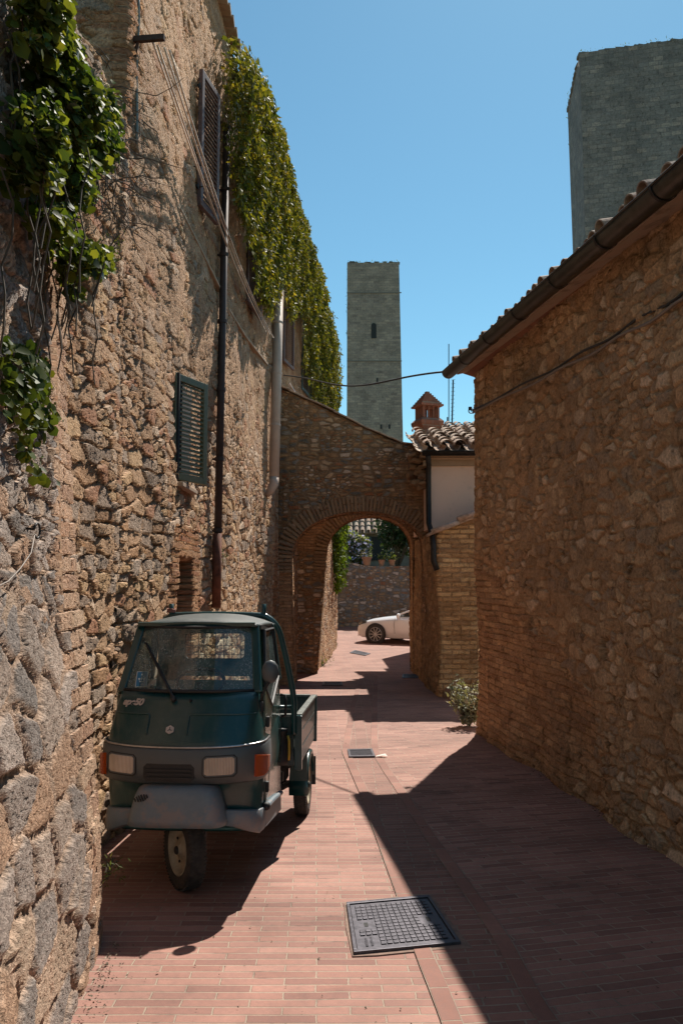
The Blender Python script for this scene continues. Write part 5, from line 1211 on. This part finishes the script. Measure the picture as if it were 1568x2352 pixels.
to_local(leaves('foliage', p2_, .040, (.8, -.5, .4), 'round', MS['ivy'], None, jit=.8, droop=.7), iv2)
m = MB()
for k in range(9):
    yy = random.uniform(3.3, 3.9); q = []; zz = random.uniform(2.9, 3.2)
    for j in range(8): q.append((float(bface(yy, 2.6)) + .05 + .02 * math.sin(j + k), yy + .05 * math.sin(j * .9 + k), zz - j * .1))
    m.tube(q, .004, 4)
to_local(m.build('stems', MS['stem'], None), iv2)
# coping lump of the garden wall showing under the ivy
# dry twigs of a dead shrub on the wall top
m = MB()
for k in range(64):
    a = Vector((-1.5 + random.uniform(-.1, .1), random.uniform(4.7, 5.6), random.uniform(4.0, 4.9))); d = Vector((random.uniform(-.1, .5), random.uniform(-.2, 1.0), random.uniform(-.35, .45))).normalized()
    L = random.uniform(.2, .6); q = [a]
    for j in range(5): d = (d + Vector((random.uniform(-.5, .5), random.uniform(-.5, .5), random.uniform(-.6, .4)))).normalized(); q.append(q[-1] + d * L / 5)
    q = [Vector((max(p_.x, wx(max(4, p_.y)) + .03), p_.y, p_.z)) for p_ in q]
    m.tube(q, [.0045, .004, .0035, .003, .002, .0015], 4, cap=False)
tag(m.build('dead_shrub', MS['twig'], None), 'tangle of bare dry twigs beside the big ivy on the wall', 'dry shrub')
# weed tuft on the wall below the ivy
def tuft(name, label, c, n, size, spread, mat, kind='point', nrm=(0, -.3, 1), up=.8, group=None, cat='plant'):
    o = tag(empty(name, c), label, cat, group); pts = []
    m = MB()
    for k in range(max(6, n // 14)):
        a = random.uniform(0, 6.28); d = Vector((math.cos(a) * spread[0], math.sin(a) * spread[1], random.uniform(.4, 1) * spread[2])); q = [Vector(c) + d * t + Vector((0, 0, .05 * math.sin(3 * t) * up)) for t in (0, .35, .7, 1)]
        m.tube(q, [.006, .005, .004, .002], 4, cap=False)
        for j in range(14): t = random.uniform(.15, 1.05); pts.append(tuple(Vector(c) + d * t + Vector((random.gauss(0, .03), random.gauss(0, .03), random.gauss(0, .03)))))
    to_local(m.build('stems', MS['stem'], None), o); to_local(leaves('foliage', np.array(pts), size, nrm, kind, mat, None, jit=1.6, droop=-.3), o); return o
q = Vector(W(240, 600, .05)); tuft('wall_weed', 'feathery green weed rooted in the wall under the big ivy', q, 160, .035, (.10, .16, .22), MS['weed'], 'thin')
q = Vector(G(1092, 1672)); tuft('silver_shrub', 'silvery grey-green shrub at the far corner of the ochre house', (q.x - .07, q.y + .10, q.z), 1200, .05, (.22, .20, .60), MS['silver'], 'point')
for (px, py, lb, s_) in [(742, 1530, 'low weeds at the foot of the lane wall beyond the arches, larger clump', 1.6), (766, 1490, 'small weed tuft farthest along the lane wall foot', 1.0), (221, 2010, 'tiny weed sprouting from the near buttress beside the front wheel', .35)]:
    q = G(px, py) if px > 300 else (-1.15, 4.10, .18); tuft('weed', lb, q, int(120 * s_) + 30, .05 * s_ ** .5, (.16 * s_, .2 * s_, .2 * s_), MS['weed'], 'thin', group='weeds at the wall feet')
q = Vector(W(500, 1300, .06)); tuft('wall_weed', 'dry yellowish weed growing at the foot of the brown drainpipe', q, 90, .04, (.08, .1, .18), MS['weed'], 'thin')
# ivy on the wall beyond the arches
def wall_ivy(name, label, n, y0, y1, z0, z1, xf, size, mat):
    o = tag(empty(name, (xf((y0 + y1) / 2), (y0 + y1) / 2, z1)), label, 'ivy'); y = rng.uniform(y0, y1, n); z = z1 - (z1 - z0) * rng.random(n) ** 1.2; p0 = np.stack([y * 0, y, z], 1); cl = vnoise(p0, 3)
    lim = z0 + (z1 - z0) * (.25 + .35 * np.sin(y * 2.1) ** 2) * .8; k = z > lim; x = np.interp(y, [y0, y1], [xf(y0), xf(y1)]) + .05 + (.30 + .12 * cl) * rng.random(n) * np.clip((z - z0) / 1.2, .25, 1)
    to_local(leaves('foliage', np.stack([x, y, z], 1)[k], size, (.7, -.6, .4), 'point', mat, None, jit=1, droop=.6), o); return o
wall_ivy('ivy', 'bright green ivy hanging on the lane wall seen through the arch', 5200, 23.0, 26.6, .6, 3.9, lambda y: float(np.interp(y, [21, 26], [-.42, -.2])), .11, MS['ivy2'])
# bushes and tree in the far garden
def bush(name, label, cat, c, r, n, size, mat, kind='point', flowers=0, trunk=True):
    o = tag(empty(name, c), label, cat); c = np.array(c, float); m = MB(); cs = [np.array([0, 0, r[2] * .1])] + [np.array([random.uniform(-.62, .62) * r[0], random.uniform(-.6, .6) * r[1], random.uniform(-.45, .75) * r[2]]) for _ in range(11)]
    pts = []
    for k in range(n):
        q = cs[k % len(cs)]; d = rng.normal(0, 1, 3); d /= np.linalg.norm(d); rad = np.array(r) * .48 * (.55 + .45 * rng.random() ** .5); pts.append(c + np.array([0, 0, r[2]]) + q + d * rad)
    pts = np.array(pts)
    for q in cs: e = c + np.array([0, 0, r[2]]) + q; m.tube([tuple(c), tuple((c + e) / 2 + rng.normal(0, .08, 3)), tuple(e)], [.05, .035, .012], 5)
    to_local(m.build('trunk' if trunk else 'stems', MS['stem'], None), o); to_local(leaves('crown' if trunk else 'foliage', pts, size, (0, -.4, .8), kind, mat, None, jit=1.8, droop=.1), o)
    if flowers:
        k = pts[rng.random(n) < flowers / n] + np.array([0, -.06, .06]); to_local(leaves('flowers', k, size * .85, (0, -.5, .9), 'round', MS['bloom'], None, jit=1), o)
    return o
a = P(822, 1300, 37.2); bush('flowering_bush', 'pale green bush full of lilac flowers behind the retaining wall', 'bush', (a[0], 37.2, 2.15), (.85, .7, .92), 5200, .13, MS['bloomleaf'], flowers=900, trunk=False)
a = P(905, 1300, 38.0); bush('dark_tree', 'dense dark evergreen at the right of the far garden', 'tree', (a[0] + .2, 38.2, 2.15), (1.15, 1.0, 1.5), 5200, .14, MS['darkleaf'])
MS['pot'] = plain('terracotta_pot', (.40, .20, .11), .85, 0, .2)
for k, (px, lb, pm_) in enumerate([(842, 'largest terracotta pot with pale dry plant, nearest the flowering bush', 1.25), (876, 'middle terracotta pot on the retaining wall', .85), (900, 'right-hand terracotta pot on the retaining wall', .85)]):
    a = P(px, 1305, 36.1); z0 = 2.24; r_ = .17 * pm_; pt_ = tag(empty('flower_pot', (a[0], 36.1, z0)), lb, 'flower pot', 'pots on the retaining wall')
    to_local(MB().lathe([(0, 0), (r_ * .7, 0), (r_ * .95, r_ * 1.5), (r_ * 1.1, r_ * 1.5), (r_ * 1.1, r_ * 1.85), (r_ * .95, r_ * 1.85), (r_ * .9, r_ * 1.6), (0, r_ * 1.6)], 16, Matrix.Translation((a[0], 36.1, z0))).build('pot', MS['pot'], None, smooth=False), pt_)
    pts = np.array([(a[0] + random.gauss(0, r_ * .7), 36.1 + random.gauss(0, r_ * .6), z0 + r_ * 1.7 + abs(random.gauss(0, r_ * .9))) for _ in range(130)])
    to_local(leaves('plant', pts, .09, (0, -.3, 1), 'thin' if k == 0 else 'point', MS['weed'] if k else MS['silver'], None, jit=1.6, droop=-.4), pt_)
# grass on the towers
for o_, lst in ((ft, [(random.uniform(TFA[0], TFB[0]), DT + .1, TFA[2] + random.uniform(0, .15)) for _ in range(60)] + [(TFA[0] - .05, DT + .3, TFA[2] - random.uniform(.5, 9)) for _ in range(50)]),
                (nt, [(lerp(NTA[0], NTB[0], f_), lerp(DN, DN - 1.6, f_), NTA[2] + random.uniform(0, .1)) for f_ in [random.random() for _ in range(60)]] + [(lerp(NTA[0], NTL[0], .9), 39.3, NTL[2] + random.uniform(-2, 1)) for _ in range(30)])):
    to_local(leaves('tufts', np.array(lst), .20 if o_ is ft else .11, (0, -1, .2), 'thin', MS['weed'], None, jit=1.2, droop=-.8), o_)

# ------------------------------------------------------------------ cables on the left
MS['wire'] = plain('pale_wire', (.60, .50, .42), .6); m = MB()
A0, A1 = Vector(W(298, 92, .02)), Vector(W(298, 92, .02)) + Vector((.50, .15, .0))
A1 = Vector(P(378, 86, A0.y - .05)); br_ = tag(MB().bar(A0, A1, .035, .045).bar(A0 + Vector((.0, .05, -.25)), A0.lerp(A1, .25), .02, .02).build('iron_bracket', plain('rusty_bracket', (.055, .03, .022), .8, .3, .4), None, bevel=.004),
    'rusty iron arm sticking out of the tall stone house near the top left', 'bracket')
W0 = [(352, 98), (362, 104), (378, 110), (390, 116)]; W1 = [(606, 752), (611, 762), (620, 768), (628, 776)]
for k, ((xa, ya), (xb, yb)) in enumerate(zip(W0, W1)):
    a = Vector(P(xa, ya, A0.y + .02)); b = Vector(W(xb, yb, .15)); q = [a.lerp(b, t) + Vector((0, 0, -.22 * math.sin(math.pi * t) * (.7 + .12 * k))) for t in np.linspace(0, 1, 22)]
    tag(MB().tube(q, .0085, 5).build('overhead_wire', MS['wire'], None, smooth=True), ['lowest wire of the bundle running from the rusty arm down along the house', 'second lowest wire of the bundle from the rusty arm', 'second highest wire of the bundle from the rusty arm', 'highest wire of the bundle from the rusty arm'][k], 'wire', 'wires strung along the left house')
a = Vector(W(318, -20, .06)); b = Vector(W(313, 330, .06))
tag(MB().tube([a.lerp(b, t) + Vector((.006 * math.sin(9 * t), 0, 0)) for t in np.linspace(0, 1, 12)], .012, 6).build('conduit', plain('grey_conduit', (.16, .19, .19), .6), None, smooth=True), 'thin grey conduit running straight up the stone house behind the ivy', 'conduit')
a = Vector(W(652, 862, .12)); b = Vector(gut(gE.y)) + Vector((0, .02, 0)); q = [a.lerp(b, t) + Vector((0, 0, -.16 * math.sin(math.pi * t) + .03 * math.sin(9 * t))) for t in np.linspace(0, 1, 30)]
tag(MB().tube(q, .013, 6).build('overhead_cable', MS['cable'], None, smooth=True), 'black cable crossing the lane in front of the tall medieval tower', 'cable')
def BW(px, py, off):
    r = ray(px, py); lo, hi = 1.0, 5.0
    for _ in range(40):
        md = (lo + hi) / 2; z_ = CH + r[2] * md / r[1]
        if r[0] * md / r[1] > float(bface(md, z_)) + off: lo, hi = lo, hi; lo = md
        else: hi = md
    return P(px, py, hi)
q = [Vector(BW(x, y, .05)) for x, y in [(-20, 1352), (0, 1345), (20, 1335), (48, 1305), (72, 1270), (80, 1230)]]
tag(MB().tube(q, .0028, 5).build('loose_wire', MS['cable_grey'], None, smooth=True), 'thin pale wire sagging from a hook on the nearest wall', 'wire')
c = q[-1]; m = MB().tube([c + Vector((.0, .025 + .03 * math.cos(t), .03 * math.sin(t) + .02)) for t in np.linspace(-2.5, 3, 14)] + [c + Vector((-.05, 0, .03))], .005, 5)
tag(m.build('wall_hook', MS['iron'], None, smooth=True), 'bent dark iron hook in the nearest wall', 'hook')
# thin iron pins in the facade
for (px, py, lb) in [(437, 384, 'upper iron pin beside the highest shutter'), (444, 432, 'lower iron pin beside the highest shutter'), (506, 556, 'iron pin left of the brown drainpipe top')]:
    a = Vector(W(px, py, .0)); tag(MB().tube([a, a + Vector((.12, -.02, .01)), a + Vector((.13, -.02, .05))], .006, 5).build('iron_pin', MS['iron'], None), lb, 'pin', 'iron pins in the facade')
# diagonal prop of the far shutter
a, b = Vector(W(664, 880, .15)), Vector(W(698, 935, .12)); to_local(MB().bar(a, b, .03, .03).build('shutter_prop', MS['whitepipe'], None), house)

# ------------------------------------------------------------------ covers and grates in the paving
MS['castiron'] = plain('cast_iron', (.085, .08, .092), .45, .65, .25, 30); MS['cement'] = plain('cement_bed', (.23, .155, .12), .95, 0, .25, 25)
def quadmap(c4):
    c4 = [Vector(p) for p in c4]
    return lambda u, v, h=0: tuple(c4[0].lerp(c4[1], u).lerp(c4[3].lerp(c4[2], u), v) + Vector((0, 0, h)))
cq = [G(812, 2196), G(1058, 2172), G(985, 2063), G(795, 2080)]; f_ = quadmap(cq)
def slab(m, u0, u1, v0, v1, h0, h1):
    vs = [f_(u, v, h) for h in (h0, h1) for u, v in ((u0, v0), (u1, v0), (u1, v1), (u0, v1))]; m.add(vs, [(0, 1, 2, 3), (4, 5, 6, 7), (0, 1, 5, 4), (1, 2, 6, 5), (2, 3, 7, 6), (3, 0, 4, 7)])
cm = MB(); pts = []
for k, (u, v) in enumerate([(-.02, -.03), (.2, -.03), (.5, -.04), (.8, -.06), (1.08, -.09), (1.06, .3), (1.05, .7), (1.05, 1.06), (.6, 1.07), (.3, 1.04), (-.02, 1.04), (-.03, .5)]): pts.append(f_(u + random.uniform(-.01, .01), v + random.uniform(-.015, .015), .006))
cm.add(pts + [tuple(Vector(p) - Vector((0, 0, .03))) for p in pts], [tuple(range(12))] + [(i, (i + 1) % 12, 12 + (i + 1) % 12, 12 + i) for i in range(12)])
tag(cm.build('cement_surround', MS['cement'], None), kind='structure')
mh = tag(empty('manhole_cover', f_(.5, .5)), 'large rectangular cast iron manhole cover with raised grid, half in shadow', 'manhole cover')
m = MB(); slab(m, 0, 1, 0, .045, .0, .020); slab(m, 0, 1, .955, 1, .0, .020); slab(m, 0, .035, .0455, .9545, .0, .020); slab(m, .965, 1, .0455, .9545, .0, .020); to_local(m.build('frame', MS['castiron'], None, bevel=.002), mh)
m = MB(); slab(m, .042, .958, .055, .945, 0, .013); to_local(m.build('plate', MS['castiron'], None), mh)
m = MB(); nu, nv = 14, 13
for i in range(nu):
    for j in range(nv):
        u0, v0 = .085 + i * .83 / nu, .09 + j * .82 / nv
        if (i < 3 and 5 <= j <= 7) or (i >= nu - 3 and 5 <= j <= 7) or (i < 3 and j < 3): continue
        slab(m, u0 + .006, u0 + .83 / nu - .006, v0 + .008, v0 + .82 / nv - .008, .012, .019)
to_local(m.build('raised_grid', MS['castiron'], None, bevel=.0012), mh)
for uu in (.17, .83):
    m = MB(); slab(m, uu - .02, uu + .02, .46, .54, .0132, .0145); to_local(m.build('keyhole', MS['dark'], None), mh)
m = MB()
for j in range(2): 
    for i in range(9): slab(m, .12 + j * .05 + random.uniform(0, .008), .145 + j * .05, .09 + i * .018, .10 + i * .018, .0128, .0165)
to_local(m.build('worn_lettering', MS['castiron'], None), mh)
def grate(c4, label, nb=9, bars=True):
    global f_; f_ = quadmap(c4); o = tag(empty('drain_grate', f_(.5, .5)), label, 'drain grate', 'drain grates along the lane')
    m = MB(); slab(m, 0, 1, 0, 1, .009, .012); to_local(m.build('pit', MS['dark'], None), o)
    m = MB(); slab(m, -.04, 1.04, -.08, .06, .009, .022); slab(m, -.04, 1.04, .94, 1.08, .009, .022); slab(m, -.04, .05, .061, .939, .009, .022); slab(m, .95, 1.04, .061, .939, .009, .022); to_local(m.build('frame', MS['castiron'], None), o)
    m = MB()
    for k in range(nb): v = .1 + .8 * (k + .25) / nb; slab(m, .051, .949, v, v + .8 / nb * .42, .012, .019)
    to_local(m.build('bars', MS['castiron'], None), o)
grate([G(803, 1741), G(859, 1740), G(853, 1725), G(800, 1726)], 'small iron drain grate in the middle of the brick channel', 6)
grate([G(741, 1575), G(785, 1575), G(783, 1568), G(744, 1568)], 'dark drain grate in the sunlit patch under the arches', 4)
grate([G(925, 1558), G(968, 1558), G(962, 1551), G(925, 1551)], 'drain grate in the shade by the passage wall', 4)
grate([G(805, 1500), G(838, 1506), G(848, 1502), G(815, 1495)], 'farthest grate, pale in the sunlit lane before the white car', 4)
# bit of litter
q = Vector(G(872, 1741)); m = MB(); m.add([tuple(q + Vector(p)) for p in ((-.06, 0, .012), (.02, -.02, .03), (.08, .01, .015), (.06, .05, .035), (-.02, .04, .02))], [(0, 1, 4), (1, 3, 4), (1, 2, 3)]); 
tag(m.build('paper_scrap', plain('paper', (.7, .66, .6), .9, 0, .05), None, solid=.001), 'crumpled white scrap of paper beside the channel grate', 'litter')
# grit and leaf bits on the paving
pts = []
for _ in range(420):
    x, y = random.uniform(-1.0, 1.9), 2.6 + 9 * random.random() ** 1.6
    if x < 2.2 - .1 * y: pts.append((x, y, gz(x, y) + .007))
for _ in range(420): y = random.uniform(3, 9.6); pts.append((float(np.interp(y, [-.8, 4.92, 9.94], [2.72, 2.16, 1.68])) - abs(random.gauss(0, .05)) - .02, y, gz(0, y) + .01))
for _ in range(200): y = random.uniform(3, 4); pts.append((-1.0 - .1 * (y - 3) + abs(random.gauss(0, .04)), y, gz(0, y) + .01))
tag(leaves('grit', np.array(pts), .012, (0, 0, 1), 'point', plain('dry_grit', (.10, .075, .05), .95, 0, .5), None, jit=.7, droop=0), kind='stuff')
# moss and grit line where the ochre wall meets the paving
